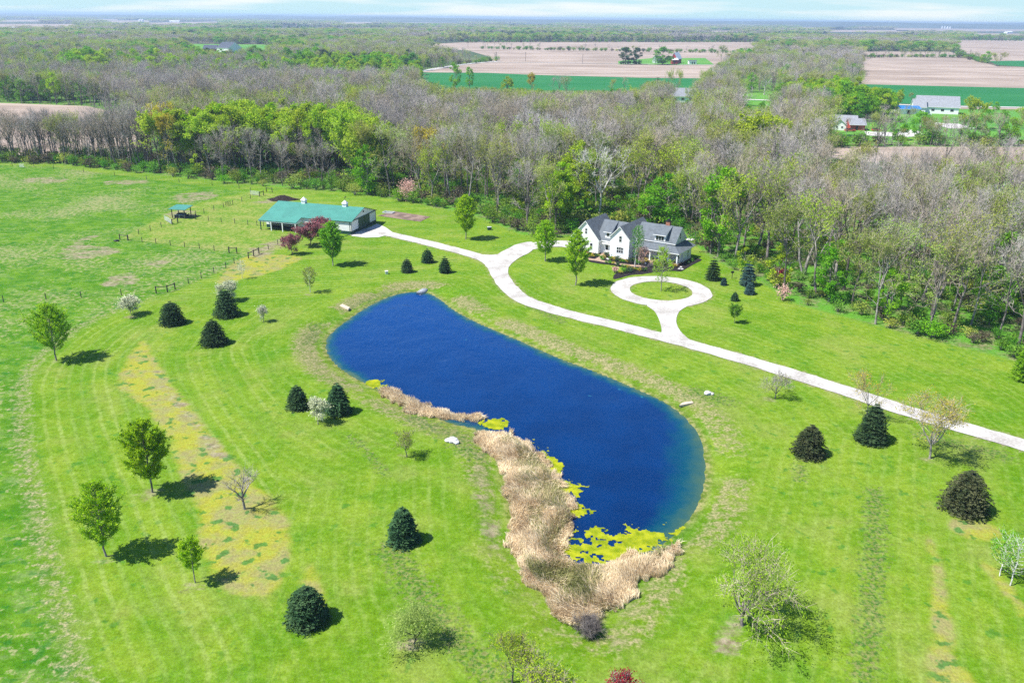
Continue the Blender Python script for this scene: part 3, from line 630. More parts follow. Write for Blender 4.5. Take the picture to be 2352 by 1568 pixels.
# shed dormers
def dormer(x0, x1, yf, zs, zt, yr, zr, win, cols):
    d = MB(); d.prism([(x0, yf, zs - 0.6), (x0, yf, zt), (x0, yr, zr), (x0, yr, zs - 0.6)], (x1 - x0, 0, 0)); o = d.build('dormer', M['siding'], house)
    s = (zr - zt) / (yr - yf); rr = MB()
    rr.slab([(x0 - 0.3, yf - 0.45, zt - 0.45 * s + 0.15), (x1 + 0.3, yf - 0.45, zt - 0.45 * s + 0.15), (x1 + 0.3, yr, zr + 0.15), (x0 - 0.3, yr, zr + 0.15)], 0.15, 0, 1); rr.build('dormer_roof', [M['shingle'], M['white']], o)
    window(o, ((x0 + x1) / 2, yf, (zs + zt) / 2), win[0], win[1], '-y', cols, 1)
dormer(9.0, 11.6, 4.75, 4.3, 6.0, 8.0, 7.5, (1.95, 1.15), 3)
dormer(-2.35, -0.85, 1.95, 4.15, 5.6, 5.1, 7.45, (0.65, 1.0), 1)
c = MB(); c.box(10.2, 7.75, 6.6, 11.2, 8.65, 8.5); ch = c.build('chimney', M['brick'], house)
c = MB(); c.box(10.1, 7.65, 8.5, 11.3, 8.75, 8.62); c.box(10.35, 7.9, 8.62, 11.05, 8.5, 9.0); c.build('chimney_cap', M['black'], ch)
window(house, (-5.2, 0.6, 1.75), 0.62, 1.45, '-y', 1, 2); window(house, (-6.7, 0.6, 5.2), 0.5, 1.3, '-y', 1, 2); window(house, (-8.6, 0.6, 1.75), 0.62, 1.45, '-y', 1, 2)
window(house, (2.6, 0, 4.75), 0.62, 1.35, '-y', 1, 2); window(house, (2.6, 0, 2.15), 1.6, 1.3, '-y', 3, 2)
for x in (6.2, 7.6, 12.2): window(house, (x, 4.9, 1.6), 0.7, 1.6, '-y', 1, 2)
window(house, (13.9, 7.9, 5.5), 0.65, 1.3, '+x', 1, 2); window(house, (16.0, 8.2, 1.65), 0.7, 1.5, '+x', 1, 2); window(house, (15.0, 5.3, 1.6), 0.8, 1.4, '-y', 1, 2)
def door(parent, x, y, z0, w, h, mat, face_y=-1):
    d = MB(); d.box(x - w / 2, y - 0.06, z0, x + w / 2, y + 0.05, z0 + h); o = d.build('door', mat, parent)
    g = MB(); g.box(x - w * 0.33, y - 0.075, z0 + h * 0.38, x + w * 0.33, y - 0.03, z0 + h * 0.93); g.build('pane', M['glass'], o)
    k = MB(); k.box(x + w * 0.38, y - 0.12, z0 + h * 0.42, x + w * 0.44, y - 0.05, z0 + h * 0.5); k.build('handle', M['black'], o)
door(house, -1.6, 1.75, 0.35, 0.9, 2.1, M['white']); door(house, 10.1, 4.9, 0.3, 0.95, 2.1, M['white'])
q = MB(); q.box(-2.6, 0.9, 2.7, -0.3, 1.75, 2.85); q.build('door_canopy', [M['white']], house)
for i in range(3):
    q = MB(); q.box(-2.6, 1.5 - 0.45 * (i + 1), -0.1, -0.45, 1.72 - 0.45 * i, 0.33 - 0.1 * i); q.build('step', M['paver'], house)
def mulch_z(pts): return [(1301.5 + a / 7.5, 478.2 + b / 7.5) for a, b in pts]
bed = GP(mulch_z([(345, 855), (560, 815), (740, 850), (1080, 900), (1330, 880), (1420, 930), (1520, 950), (1900, 985), (1950, 950), (2150, 860), (2330, 888), (2200, 960), (2060, 1040), (1960, 1090), (1800, 1080), (1430, 1118), (1300, 1140), (1100, 1155), (840, 1225), (800, 1190), (840, 1130), (930, 1110), (1020, 1080), (1000, 1030), (800, 985), (600, 960), (380, 920)]))
sheet('mulch_bed', spline(bed, 3, True), 0.06, M['mulch'], kind='structure')
wk = MB(); ribbon(wk, GP(mulch_z([(230, 845), (380, 880), (520, 900), (640, 920), (800, 950), (1000, 980), (1200, 1000), (1390, 1005), (1460, 960), (1490, 900)])), 1.3, 0.1, 2, 0.05)
ribbon(wk, GP(mulch_z([(520, 900), (600, 855), (640, 820)])), 1.5, 0.104, 2, 0.05); wk.build('brick_path', M['paver'], kind='structure')

BA = G(808, 539); BR = math.radians(163.3 - 180)
barn = thing('pole_barn', 'long white barn with teal metal roof, two cupolas and dark green sliding doors', 'barn', (BA[0], BA[1], 0), BR)
L = 24.7
w = MB(); w.prism([(-L, 0, 0.85), (-L, 14.2, 0.85), (-L, 14.2, 3.4), (-L, 7.1, 5.5), (-L, 0, 3.4)], (L, 0, 0)); w.build('wall', M['siding'], barn)
w = MB(); w.box(-L - 0.03, -0.03, -0.2, 0.03, 14.23, 0.85); w.build('wainscot', M['dkgreen'], barn)
s = 2.1 / 7.1; ov = 0.35; r = MB(); th = 0.12
def bz(y): return 3.4 + s * y + th
r.slab([(-L - ov, 0 - ov, bz(-ov)), (ov, -ov, bz(-ov)), (ov, 7.1, bz(7.1)), (-L - ov, 7.1, bz(7.1))], th, 0, 1)
r.slab([(-L - ov, -3.15, bz(-3.15)), (-14.0, -3.15, bz(-3.15)), (-14.0, -ov, bz(-ov)), (-L - ov, -ov, bz(-ov))], th, 0, 1)
r.slab([(ov, 14.2 + ov, bz(-ov)), (-L - ov, 14.2 + ov, bz(-ov)), (-L - ov, 7.1, bz(7.1)), (ov, 7.1, bz(7.1))], th, 0, 1)
rf_ = r.build('roof', [M['teal_roof'], M['dkgreen']], barn)
q = MB(); q.box(-L - 0.3, -3.05, 2.2, -14.05, -2.98, 2.52, 0); q.prism([(-14.06, -3.0, 2.2), (-14.06, 0.0, 2.2), (-14.06, 0.0, 3.38), (-14.06, -3.0, 2.5)], (0.04, 0, 0)); q.build('porch_fascia', M['white'], barn)
for px in (-24.5, -21.4, -18.1, -14.3):
    q = MB(); q.box(px - 0.1, -3.1, -0.1, px + 0.1, -2.9, 2.4); q.build('porch_post', M['white'] if px > -24 else M['dkgreen'], barn)
q = MB(); q.box(-23.3, -0.06, 0.0, -15.5, 0.02, 2.2); q.build('stall_opening', M['black'], barn)
for y in (1.15,):
    q = MB(); q.box(-23.0, -0.2, 0.95, -15.6, -0.1, 1.05); q.build('stall_rail', M['galv'], barn)
for y0, y1 in ((3.9, 7.08), (7.12, 10.3)):
    q = MB(); q.box(0.02, y0, 0.06, 0.12, y1, 3.3)
    d = q.build('sliding_door', M['dkgreen'], barn)
q = MB(); q.box(0.0, 0.2, 3.3, 0.16, 14.0, 3.48); q.build('door_track', M['dkgreen'], barn)
for y in (-0.02, 14.1):
    q = MB(); q.box(-0.04, y, -0.1, 0.05, y + 0.12, 3.38); q.build('corner_trim', M['dkgreen'], barn)
q = MB(); q.box(0.0, 6.8, 4.35, 0.05, 7.4, 4.75); q.build('gable_vent', M['black'], barn)
for cx, vane in ((-17.3, False), (-5.2, True)):
    z = bz(7.1) - 0.25; c = MB(); c.box(cx - 0.55, 6.55, z, cx + 0.55, 7.65, z + 0.95); cu = c.build('cupola', M['white'], barn)
    c = MB(); zz = z + 0.95; c.add([(cx - 0.7, 6.4, zz), (cx + 0.7, 6.4, zz), (cx + 0.7, 7.8, zz), (cx - 0.7, 7.8, zz), (cx, 7.1, zz + 0.85)], [(3, 2, 1, 0), (0, 1, 4), (1, 2, 4), (2, 3, 4), (3, 0, 4)]); c.build('cupola_roof', M['white_roof'], cu)
    c = MB(); c.box(cx - 0.35, 6.53, z + 0.4, cx + 0.35, 6.56, z + 0.85); c.build('louvre', M['galv'], cu)
    if vane:
        c = MB(); c.tube((cx, 7.1, zz + 0.8), (cx, 7.1, zz + 1.7), 0.03); c.box(cx - 0.4, 7.08, zz + 1.45, cx + 0.4, 7.12, zz + 1.52); c.box(cx + 0.15, 7.08, zz + 1.52, cx + 0.4, 7.12, zz + 1.8); c.build('weather_vane', M['black'], cu)
q = MB(); q.box(-0.35, -0.35, 0.02, -0.2, -0.2, 3.2); q.tube((-0.28, -0.3, 0.15), (-0.9, -2.2, 0.08), 0.07); q.build('downspout', M['dkgreen'], barn)
ap = MB(); ap.add([(p[0], p[1], 0.055) for p in GP([(806, 542), (866, 514), (885, 522), (905, 536), (870, 545), (840, 546)])], [range(6)]); ap.build('barn_apron', M['roadway'], kind='structure')

def at(x, y, z=None):
    p = G(x, y); return (float(p[0]), float(p[1]), gz(p[0], p[1]) if z is None else z)

# run-in shelter in the pasture
sx, sy, _ = at(418, 499); sh = thing('field_shelter', 'small open shelter with teal roof on posts over the dark feeder in the pasture', 'shelter', (sx, sy, 0), math.radians(-12))
for a, b in ((-1.9, -1.5), (1.9, -1.5), (-1.9, 1.5), (1.9, 1.5)):
    q = MB(); q.box(a - 0.09, b - 0.09, -0.1, a + 0.09, b + 0.09, 2.55 if b < 0 else 2.85); q.build('post', M['post'], sh)
q = MB(); q.slab([(-2.5, -2.1, 2.6), (2.5, -2.1, 2.6), (2.5, 2.1, 3.05), (-2.5, 2.1, 3.05)], 0.12, 0, 0); q.build('roof', M['teal_roof'], sh)
fd = thing('hay_feeder', 'dark low feeder with pale rail standing under the teal shelter roof', 'feeder', (sx, sy - 0.2, 0), math.radians(-12))
q = MB(); q.box(-1.5, -1.0, 0.02, 1.5, 1.0, 0.75); q.prism([(-1.5, -0.8, 0.75), (1.5, -0.8, 0.75), (1.1, 0, 1.15), (-1.1, 0, 1.15)], (0, 0.9, 0)); q.build('bin', M['tarp'], fd)
q = MB(); q.tube((-1.6, -1.1, 0.9), (1.6, -1.1, 0.9), 0.05); [q.tube((x, -1.1, 0), (x, -1.1, 0.9), 0.05) for x in (-1.6, 0, 1.6)]; q.build('rail', M['galv'], fd)
# compost pile
px_, py_, _ = at(650, 459)
th_ = np.linspace(0, 2 * math.pi, 29)[:-1]; V = []; 
for k, (rr, zz) in enumerate(((1, -0.05), (0.85, 0.25), (0.62, 0.55), (0.42, 1.0), (0.2, 1.3))):
    for t in th_: V.append((math.cos(t) * rr * 4.8 * (1 + 0.18 * math.sin(3 * t + k)), math.sin(t) * rr * 2.6 * (1 + 0.15 * math.sin(2 * t)), zz + 0.08 * math.sin(5 * t + 2 * k)))
V.append((0, 0, 1.4)); n = len(th_); F = [np.array([[k * n + i, k * n + (i + 1) % n, (k + 1) * n + (i + 1) % n, (k + 1) * n + i] for k in range(4) for i in range(n)]), np.array([[4 * n + i, 4 * n + (i + 1) % n, 5 * n] for i in range(n)])]
link('compost_pile', raw_mesh('compost_pile', V, F, [M['manure']], True), loc=(px_, py_, 0), label='dark heap of compost on the bare ground behind the barn', cat='compost heap')
# raised timber frame on the soil patch
tx, ty, _ = at(893, 489); tf = thing('timber_frame', 'low grey timber frame lying on the far edge of the bare soil patch', 'planter', (tx, ty, 0.05), math.radians(-20))
for a in ((-1.6, -0.9, 1.6, -0.7), (-1.6, 0.7, 1.6, 0.9), (-1.6, -0.7, -1.4, 0.7), (1.4, -0.7, 1.6, 0.7)):
    q = MB(); q.box(a[0], a[1], 0, a[2], a[3], 0.3); q.build('timber', M['galv'], tf)
# utility boxes
def boxthing(name, label, cat, x, y, w, d, h, mat, lid):
    X, Y, Z = at(x, y); o = thing(name, label, cat, (X, Y, Z), 0.3); q = MB(); q.box(-w / 2, -d / 2, -0.1, w / 2, d / 2, h); q.build('cabinet', mat, o)
    q = MB(); q.box(-w / 2 - 0.05, -d / 2 - 0.05, h, w / 2 + 0.05, d / 2 + 0.05, h + 0.08); q.build('lid', lid, o); return o
boxthing('utility_box', 'small pale grey utility box on the lawn left of the dark conifers', 'utility box', 888, 629, 0.55, 0.5, 0.6, M['galv'], M['white'])
boxthing('utility_box', 'dark green utility box at the wood edge behind the driveway fork', 'utility box', 1124, 528, 1.0, 0.8, 0.75, M['dkgreen'], M['galv'])
# post with a box (between the spruces)
X, Y, Z = at(1681, 640); o = thing('mailbox_post', 'dark box on a thin post on the lawn between the two tall spruces', 'post', (X, Y, 0), 0.4)
q = MB(); q.box(-0.05, -0.05, -0.1, 0.05, 0.05, 1.3); q.build('post', M['post'], o)
q = MB(); q.box(-0.28, -0.2, 1.3, 0.28, 0.2, 1.55); q.prism([(-0.28, -0.2, 1.55), (-0.28, 0.2, 1.55), (-0.28, 0, 1.72)], (0.56, 0, 0)); q.build('box', M['black'], o)
# upturned boat
X, Y, Z = at(970, 664); bo = thing('rowing_boat', 'grey upturned flat rowing boat on the bank at the far tip of the pond', 'boat', (X, Y, Z + 0.02), math.radians(68))
prof = [(-1.75, 0.55, 0.42), (-0.6, 0.66, 0.5), (0.6, 0.66, 0.5), (1.35, 0.5, 0.45), (1.8, 0.32, 0.25)]; V = []
for x, hw, z in prof: V += [(x, -hw, 0.0), (x, -hw * 0.78, z), (x, hw * 0.78, z), (x, hw, 0.0)]
F = [np.array([[4 * i + j, 4 * i + 4 + j, 4 * i + 5 + j, 4 * i + 1 + j] for i in range(4) for j in range(3)]), np.array([[3, 2, 1, 0], [16, 17, 18, 19]])]
link('hull', raw_mesh('hull', V, F, [M['boat']]), bo)
q = MB()
for y in (-0.2, 0.2): q.box(-1.7, y - 0.03, 0.44, 1.3, y + 0.03, 0.53)
q.build('keel_strip', M['galv'], bo)
# flat stones and boulders
rng = np.random.default_rng(5)
def boulder(name, label, x, y, r, group=None, flat=0.6, dz=0.0, seed=0, mat='rock', cat='boulder'):
    import bmesh
    bm = bmesh.new(); bmesh.ops.create_icosphere(bm, subdivisions=3, radius=r); g = np.random.default_rng(seed)
    d = [Vector(g.normal(size=3)).normalized() for _ in range(9)]; off = [0.62 + 0.3 * g.random() for _ in d]
    for v in bm.verts:
        for q_, k in zip(d, off):
            t = v.co.dot(q_) - r * k
            if t > 0: v.co -= q_ * t * 0.9
        v.co.z *= flat
    me = bpy.data.meshes.new(name); bm.to_mesh(me); bm.free(); me.materials.append(M[mat])
    X, Y, Z = at(x, y); return link(name, me, loc=(X, Y, Z + r * flat * 0.45 + dz), label=label, cat=cat, group=group)
boulder('boulder', 'larger pale boulder of the group by the near reed bed', 1039, 1013, 0.75, seed=1)
boulder('boulder', 'small pale boulder on the left of the group by the near reed bed', 1029, 1012, 0.5, seed=2)
boulder('boulder', 'grey flat boulder on the right of the group by the near reed bed', 1047, 1017, 0.55, seed=3, flat=0.45)
boulder('boulder', 'white boulder on the grass beyond the right end of the pond', 1625, 905, 0.6, seed=4)
boulder('boulder', 'small grey stone right beside the white boulder near the pond', 1634, 905, 0.38, seed=6)
boulder('boulder', 'pale rock in the mulch at the right corner of the house', 1590, 554, 0.8, seed=7)
boulder('boulder', 'round pale rock behind the right end of the house', 1582, 552, 0.7, seed=8)
for i, (a, b_) in enumerate(((700, 875), (720, 885), (1970, 1020), (1940, 1050), (1990, 1055), (1360, 960))):
    x, y = mulch_z([(a, b_)])[0]; boulder('rock', 'small pale rock set in the dark mulch around the house', x, y, 0.32, 'small rocks in the mulch bed', seed=20 + i, cat='rock')
def stone(label, pts):
    P = GP(pts); q = MB(); z = float(ground_z(P).max()); q.slab([(p[0], p[1], z + 0.1) for p in P], 0.3, 0, 0); q.build('stone_slab', M['flag'], label=label, cat='stone slab')
stone('flat pale stone slab on the bank at the right end of the pond', [(1560, 929), (1568, 922), (1590, 919), (1593, 923)])
stone('flat tan stone slab on the grassy bank left of the pond tip', [(780, 702), (786, 698), (804, 706), (800, 710)])

# ------------------------------------------------------------------ fences
def zz4(pts): return [(a / 3.0, 352.8 + b / 3.0) for a, b in pts]
def zz6(pts): return [(368.5 + a / 8.334, 439 + b / 8.334) for a, b in pts]
def fence(label, pts, skip=(), h=1.25, wires=4, group='post and wire fences'):
    P = GP(pts); o = thing('wire_fence', label, 'fence', (float(P[0][0]), float(P[0][1]), 0), group=group); B = P - P[0]
    pm = MB(); pm.tube((0, 0, -0.2), (0, 0, h + 0.1), 0.085, 0.075, 7); pme = pm.mesh('post', M['post'])
    for p in B: link('post', pme, o, (float(p[0]), float(p[1]), 0))
    wm = MB()
    for i in range(len(B) - 1):
        if i in skip: continue
        for k in range(wires):
            z = h * (k + 1) / wires - 0.02; wm.tube((B[i][0], B[i][1], z), (B[i + 1][0], B[i + 1][1], z), 0.009, n=3)
    if wm.v: wm.build('wire', M['wire'], o)
    return o
def brace(label, pts, diag=True, h=1.35, mat='post'):
    """timber end brace: stout posts joined by a top rail"""
    P = GP(pts); o = thing('fence_brace', label, 'fence brace', (float(P[0][0]), float(P[0][1]), 0), group='timber fence braces'); B = P - P[0]
    for p in B:
        q = MB(); q.tube((p[0], p[1], -0.2), (p[0], p[1], h + 0.15), 0.13, 0.12, 8); q.build('post', M['post'], o)
    for i in range(len(B) - 1):
        q = MB(); q.tube((*B[i], h - 0.1), (*B[i + 1], h - 0.1), 0.09, 0.09, 6); q.build('rail', M['post'], o)
        if diag and i % 2: q = MB(); q.tube((*B[i], 0.15), (*B[i + 1], h - 0.2), 0.02, 0.02, 4); q.build('brace_wire', M['wire'], o)
def gate(label, pts, mat='galv', h=1.3, bars=6):
    P = GP(pts); o = thing('field_gate', label, 'gate', (float(P[0][0]), float(P[0][1]), 0), group='tubular field gates'); a = np.array([0, 0.]); b = P[1] - P[0]
    q = MB()
    for k in range(bars): z = 0.2 + (h - 0.2) * k / (bars - 1); q.tube((*a, z), (*b, z), 0.035, n=5)
    q.build('bars', M[mat], o)
    q = MB()
    for t in (0.0, 0.5, 1.0): c = a + (b - a) * t; q.tube((*c, 0.18), (*c, h + 0.02), 0.04, n=5)
    q.build('uprights', M[mat], o)
fence('long wire fence along the wood edge behind the pasture', zz4([(85, 85), (235, 92), (370, 105), (577, 128), (790, 152), (1010, 178), (1235, 200), (1463, 222), (1648, 240), (1727, 262)]))
fence('wire fence between the pasture and the mown strip left of the barn', zz4([(1727, 312), (1667, 330), (1605, 352)]))
fence('short wire fence from the folded gate towards the teal shelter', zz4([(1541, 370), (1475, 390), (1407, 413), (1350, 425)]))
fence('wire fence running down from the white gate to the paddock corner', zz4([(1225, 480), (1112, 508), (1037, 532), (957, 556), (880, 596)]))
fence('wire fence along the near side of the paddock', zz4([(827, 594), (885, 597), (980, 611), (1075, 620), (1175, 634), (1273, 644), (1375, 655), (1477, 670), (1577, 684), (1632, 687)]))
fence('wire fence between the paddock and the mown strip', zz6([(675, 540), (922, 570), (1168, 598), (1424, 620), (1675, 645), (1850, 660), (1975, 668)]))
fence('short wire fence behind the purple crabapple trees', zz4([(1785, 692), (1850, 660), (1915, 628)]))
fence('wire fence along the mown lawn below the paddock', zz4([(1615, 757), (1557, 789), (1475, 823), (1388, 860), (1300, 897), (1207, 936)]))
fence('wire fence at the left of the pasture near the tall yellow green tree', zz4([(1077, 962), (837, 976), (560, 992), (318, 1005), (25, 1022), (-250, 1040)]), skip=())
brace('timber brace with two bays at the lower pasture fence corner', zz4([(1077, 962), (1155, 955), (1207, 936)]))
brace('timber brace with two bays in front of the purple crabapple trees', zz6([(1687, 1288), (1787, 1243), (1887, 1197)]))
brace('timber brace at the left corner of the paddock', zz4([(827, 594), (882, 600)]))
brace('timber brace at the near right corner of the paddock', zz6([(1318, 1182), (1465, 1192)]))
brace('timber brace right of the teal shelter', zz6([(549, 528), (677, 540)]))
brace('timber brace by the far gate behind the barn', zz6([(2030, 15), (2140, 25)]))
brace('timber brace holding the far white gate', zz6([(1900, 105), (1975, 80)]))
brace('timber brace holding the near white gate', zz6([(225, 640), (335, 590)]))
gate('pale tubular gate near the teal shelter', zz6([(225, 640), (85, 560)]))
gate('pale tubular gate at the far end of the mown strip', zz6([(1895, 90), (1725, 70)]))
gate('dark folded gate leaning halfway along the pasture fence', zz6([(1250, 290), (1345, 265)]), 'black')
gate('small pale gate at the far left end of the wood edge fence', zz4([(135, 95), (168, 98)]))
boulder('water_trough', 'small dark trough at the left corner of the paddock', *zz4([(802, 603)])[0], 0.7, mat='black', flat=0.4, seed=31, cat='trough')

# ------------------------------------------------------------------ far buildings
def farm_building(name, label, cat, x, y, wpx, depth, ze, zr, wall, roof, rz=0.0, axis='x', wins=0, dx=0.0, group=None, doors=0):
    p = G(x, below(x, y)); dist = math.hypot(p[0], p[1]); w = wpx / FOC * math.hypot(dist, CAM_H)
    o = thing(name, label, cat, (float(p[0]), float(p[1]), 0.2), rz, group)
    m = MB(); gable_walls(m, -w / 2, w / 2, 0, depth, ze, zr - 0.25, axis, -0.5); m.build('wall', M[wall], o)
    m = MB(); gable_roof(m, -w / 2, w / 2, 0, depth, ze, zr - 0.25, axis, 0.6, 0.2); m.build('roof', [M[roof], M['white'] if wall != 'red' else M[roof]], o)
    for i in range(wins): window(o, (-w / 2 + w * (i + 0.7) / (wins + 0.4), 0, ze * 0.5), w / (wins * 3.2), ze * 0.32, '-y')
    for i in range(doors):
        q = MB(); q.box(w * 0.3 * (i - 0.2) - w * 0.07, -0.1, 0, w * 0.3 * (i - 0.2) + w * 0.07, 0.05, ze * 0.75); q.build('door', M['black'], o)
    return o, w
farm_building('white_building', 'big white building with long pale grey roof in front of the green wheat field', 'building', 2152, 262, 76, 13, 4.2, 10.0, 'white', 'grey_roof', -0.28, wins=4)
farm_building('annexe', 'low white wing with pale grey roof joined left of the big white building', 'building', 2110, 262, 22, 11, 4.0, 8.2, 'white', 'grey_roof', -0.28, wins=1)
farm_building('shed', 'low shed with bright blue roof left of the big white building', 'shed', 2089, 263, 40, 8, 3.0, 4.6, 'white', 'blue_roof', 0.0, doors=1)
farm_building('bungalow', 'white bungalow with grey roof behind the trees at the small tan field', 'house', 1930, 295, 62, 10, 3.0, 6.2, 'white', 'grey_roof', -0.25, wins=4)
farm_building('bungalow_wing', 'front gabled wing of the white bungalow behind the trees', 'house', 1927, 300, 24, 7, 3.0, 5.6, 'white', 'grey_roof', -0.25, 'y', wins=2)
farm_building('garage', 'brown roofed garage at the right end of the white bungalow', 'garage', 1969, 300, 30, 9, 2.8, 5.5, 'redpaint', 'grey_roof', -0.1, doors=1)
farm_building('cottage', 'house with long pale grey roof and one dormer among the trees', 'house', 1568, 236, 58, 10, 4.2, 9.0, 'white', 'grey_roof', 0.0, wins=3)
farm_building('red_barn', 'red barn with steep white roof on the farm amid the tan fields', 'barn', 1547, 146.6, 14, 18, 6, 13, 'red', 'white_roof', -0.5, 'y')
farm_building('red_shed', 'low red shed right of the red barn', 'shed', 1550, 148, 12, 9, 5, 7, 'red', 'white_roof', 0.0, doors=1)
farm_building('cottage', 'small dark house between the conifers and the red barn', 'house', 1514, 146, 12, 12, 4, 9, 'galv', 'black_roof', 0.3, doors=1)
farm_building('open_shed', 'small white open shed on the farmyard right of the red barn', 'shed', 1591, 148, 16, 8, 3.5, 4.5, 'white', 'black_roof', 0.0, doors=2)
farm_building('cabin', 'dark roofed cabin under the trees above the green yard', 'cabin', 1848, 222, 30, 8, 3.0, 5.0, 'galv', 'black_roof', 0.1, wins=2)
farm_building('barn', 'grey barn with dark blue gambrel roof in the far field on the left', 'barn', 512, 121, 34, 26, 6, 14, 'white', 'black_roof', -0.5, 'x')
farm_building('barn', 'low dark red barn left of the dark blue roofed barn', 'barn', 482, 119, 26, 20, 4, 9, 'red', 'black_roof', 0.1)
farm_building('greenhouse', 'white steep roofed hut among bright green trees above the bungalow', 'hut', 1908, 262, 12, 9, 2, 8, 'white', 'white_roof', -0.2, 'y')
for x, y in ((2164, 66), (2170, 66), (2176, 66.2), (2182, 66.4), (322, 51.5), (328, 51.5)):
    p = G(x, y); o = thing('grain_bin', 'white round grain bin on the far right farm' if x > 1000 else 'white round grain bin on the far left farm', 'silo', (p[0], p[1], 0), group='white grain bins far away' if x > 1000 else 'white grain bins far left')
    q = MB(); q.tube((0, 0, -1), (0, 0, 14), 7.5, 7.5, 16); q.build('drum', M['white'], o); q = MB(); q.tube((0, 0, 14), (0, 0, 18), 7.9, 0.6, 16); q.build('cap', M['white_roof'], o)
for i, (x, y, w, lb) in enumerate(((400, 52.0, 20, 'far white farm building left of the hazy fields'), (55, 42.5, 18, 'pale farm building near the horizon at the far left'), (24, 71, 12, 'small white house at the edge of the far left field'),
                                   (925, 49.5, 28, 'row of white sheds near the horizon left of centre'), (1160, 49, 26, 'pale warehouse near the horizon in the middle'), (2155, 64.0, 8, 'white shed beside the far grain bins'), (2320, 77, 20, 'pale farmhouse at the far right beyond the tan field'), (1625, 69, 14, 'tiny white farm building beyond the central wood'), (700, 58.5, 34, 'long rusty roofed building in the far left wood'))):
    farm_building('far_building', lb, 'building', x, y, w, 20, 6, 11, 'redpaint' if 'rusty' in lb else 'white', 'white_roof', 0.1 * i)
def utility_pole(x, y, h, lb):
    p = G(x, y); o = thing('utility_pole', lb, 'pole', (p[0], p[1], 0), group='utility poles'); q = MB(); q.tube((0, 0, -0.5), (0, 0, h), 0.22, 0.16, 6); q.build('pole', M['post'], o); q = MB(); q.box(-1.2, -0.1, h - 0.9, 1.2, 0.1, h - 0.7); q.build('crossarm', M['post'], o)
for x, y, lb in ((1140, 141, 'utility pole at the bend of the country road'), (1207, 141, 'utility pole on the tan field right of the road bend'), (1338, 147, 'utility pole beside the road left of the farm conifers'), (1505, 148.5, 'utility pole in front of the small dark house'), (2346 - 320, 240, 'utility pole by the road left of the blue roofed shed'), (956, 165, 'utility pole where the road enters the dark pines'), (1075, 113, 'lone utility pole in the upper tan field')):
    utility_pole(x, y, 11, lb)
def car(x, y, rz, mat, label, L_=4.5):
    p = G(x, y); o = thing('parked_car', label, 'car', (p[0], p[1], 0.2), rz)
    q = MB(); q.prism([(-L_ / 2, -0.9, 0.35), (L_ / 2, -0.9, 0.35), (L_ / 2, -0.9, 0.85), (L_ * 0.28, -0.9, 0.95), (-L_ / 2, -0.9, 0.95)], (0, 1.8, 0)); q.build('body', mat, o)
    q = MB(); q.prism([(-L_ * 0.45, -0.78, 0.95), (L_ * 0.26, -0.78, 0.95), (L_ * 0.12, -0.78, 1.5), (-L_ * 0.38, -0.78, 1.5)], (0, 1.56, 0)); q.build('cabin', M['glass'], o)
    for a in (-1, 1):
        for b_ in (-1, 1): q = MB(); q.tube((a * L_ * 0.3, b_ * 0.93, 0.33), (a * L_ * 0.3, b_ * 0.72, 0.33), 0.33, n=12); q.build('wheel', M['rubber'], o)
car(2058, 266, 0.5, M['car_dark'], 'dark car parked on the grass in front of the blue roofed shed')
car(2127, 266, 0.1, M['white'], 'white van parked in front of the big white building', 6.0)
car(1952, 303, 0.0, M['redpaint'], 'red pickup parked by the white bungalow', 5.4)
car(2012, 302, 0.1, M['redpaint'], 'red car parked right of the bungalow garage')

# ------------------------------------------------------------------ plants
def norm(v): return v / max(np.linalg.norm(v), 1e-9)

def tubes(segs, sides):
    """(verts, quads) of tapered tubes; segs rows: p0(3) p1(3) r0 r1"""
    s = np.asarray(segs, float)
    if len(s) == 0: return np.zeros((0, 3)), np.zeros((0, 4), int)
    p0, p1, r0, r1 = s[:, :3], s[:, 3:6], s[:, 6], s[:, 7]
    d = p1 - p0; d /= np.maximum(np.linalg.norm(d, axis=1), 1e-9)[:, None]
    ref = np.where(np.abs(d[:, 2:3]) < 0.9, np.array([[0, 0, 1.0]]), np.array([[1.0, 0, 0]]))
    a = np.cross(d, ref); a /= np.linalg.norm(a, axis=1)[:, None]; b = np.cross(d, a)
    t = np.arange(sides) * 2 * math.pi / sides
    cs = np.cos(t)[None, :, None] * a[:, None, :] + np.sin(t)[None, :, None] * b[:, None, :]
    v = np.concatenate([p0[:, None] + cs * r0[:, None, None], p1[:, None] + cs * r1[:, None, None]], 1)
    i = np.arange(sides); q = np.stack([i, (i + 1) % sides, sides + (i + 1) % sides, sides + i], 1)
    f = (q[None] + (np.arange(len(s)) * 2 * sides)[:, None, None]).reshape(-1, 4)
    return v.reshape(-1, 3), f

def ribbons(p0, p1, w, rng, taper=0.3):
    """thin flat slivers from p0 to p1"""
    d = p1 - p0; n = np.cross(d, rng.normal(size=d.shape)); n /= np.maximum(np.linalg.norm(n, axis=1), 1e-9)[:, None]
    w = np.asarray(w, float).reshape(-1, 1) if np.ndim(w) else w
    v = np.stack([p0 - n * w / 2, p0 + n * w / 2, p1 + n * w / 2 * taper, p1 - n * w / 2 * taper], 1)
    return v.reshape(-1, 3), np.arange(len(p0) * 4).reshape(-1, 4)

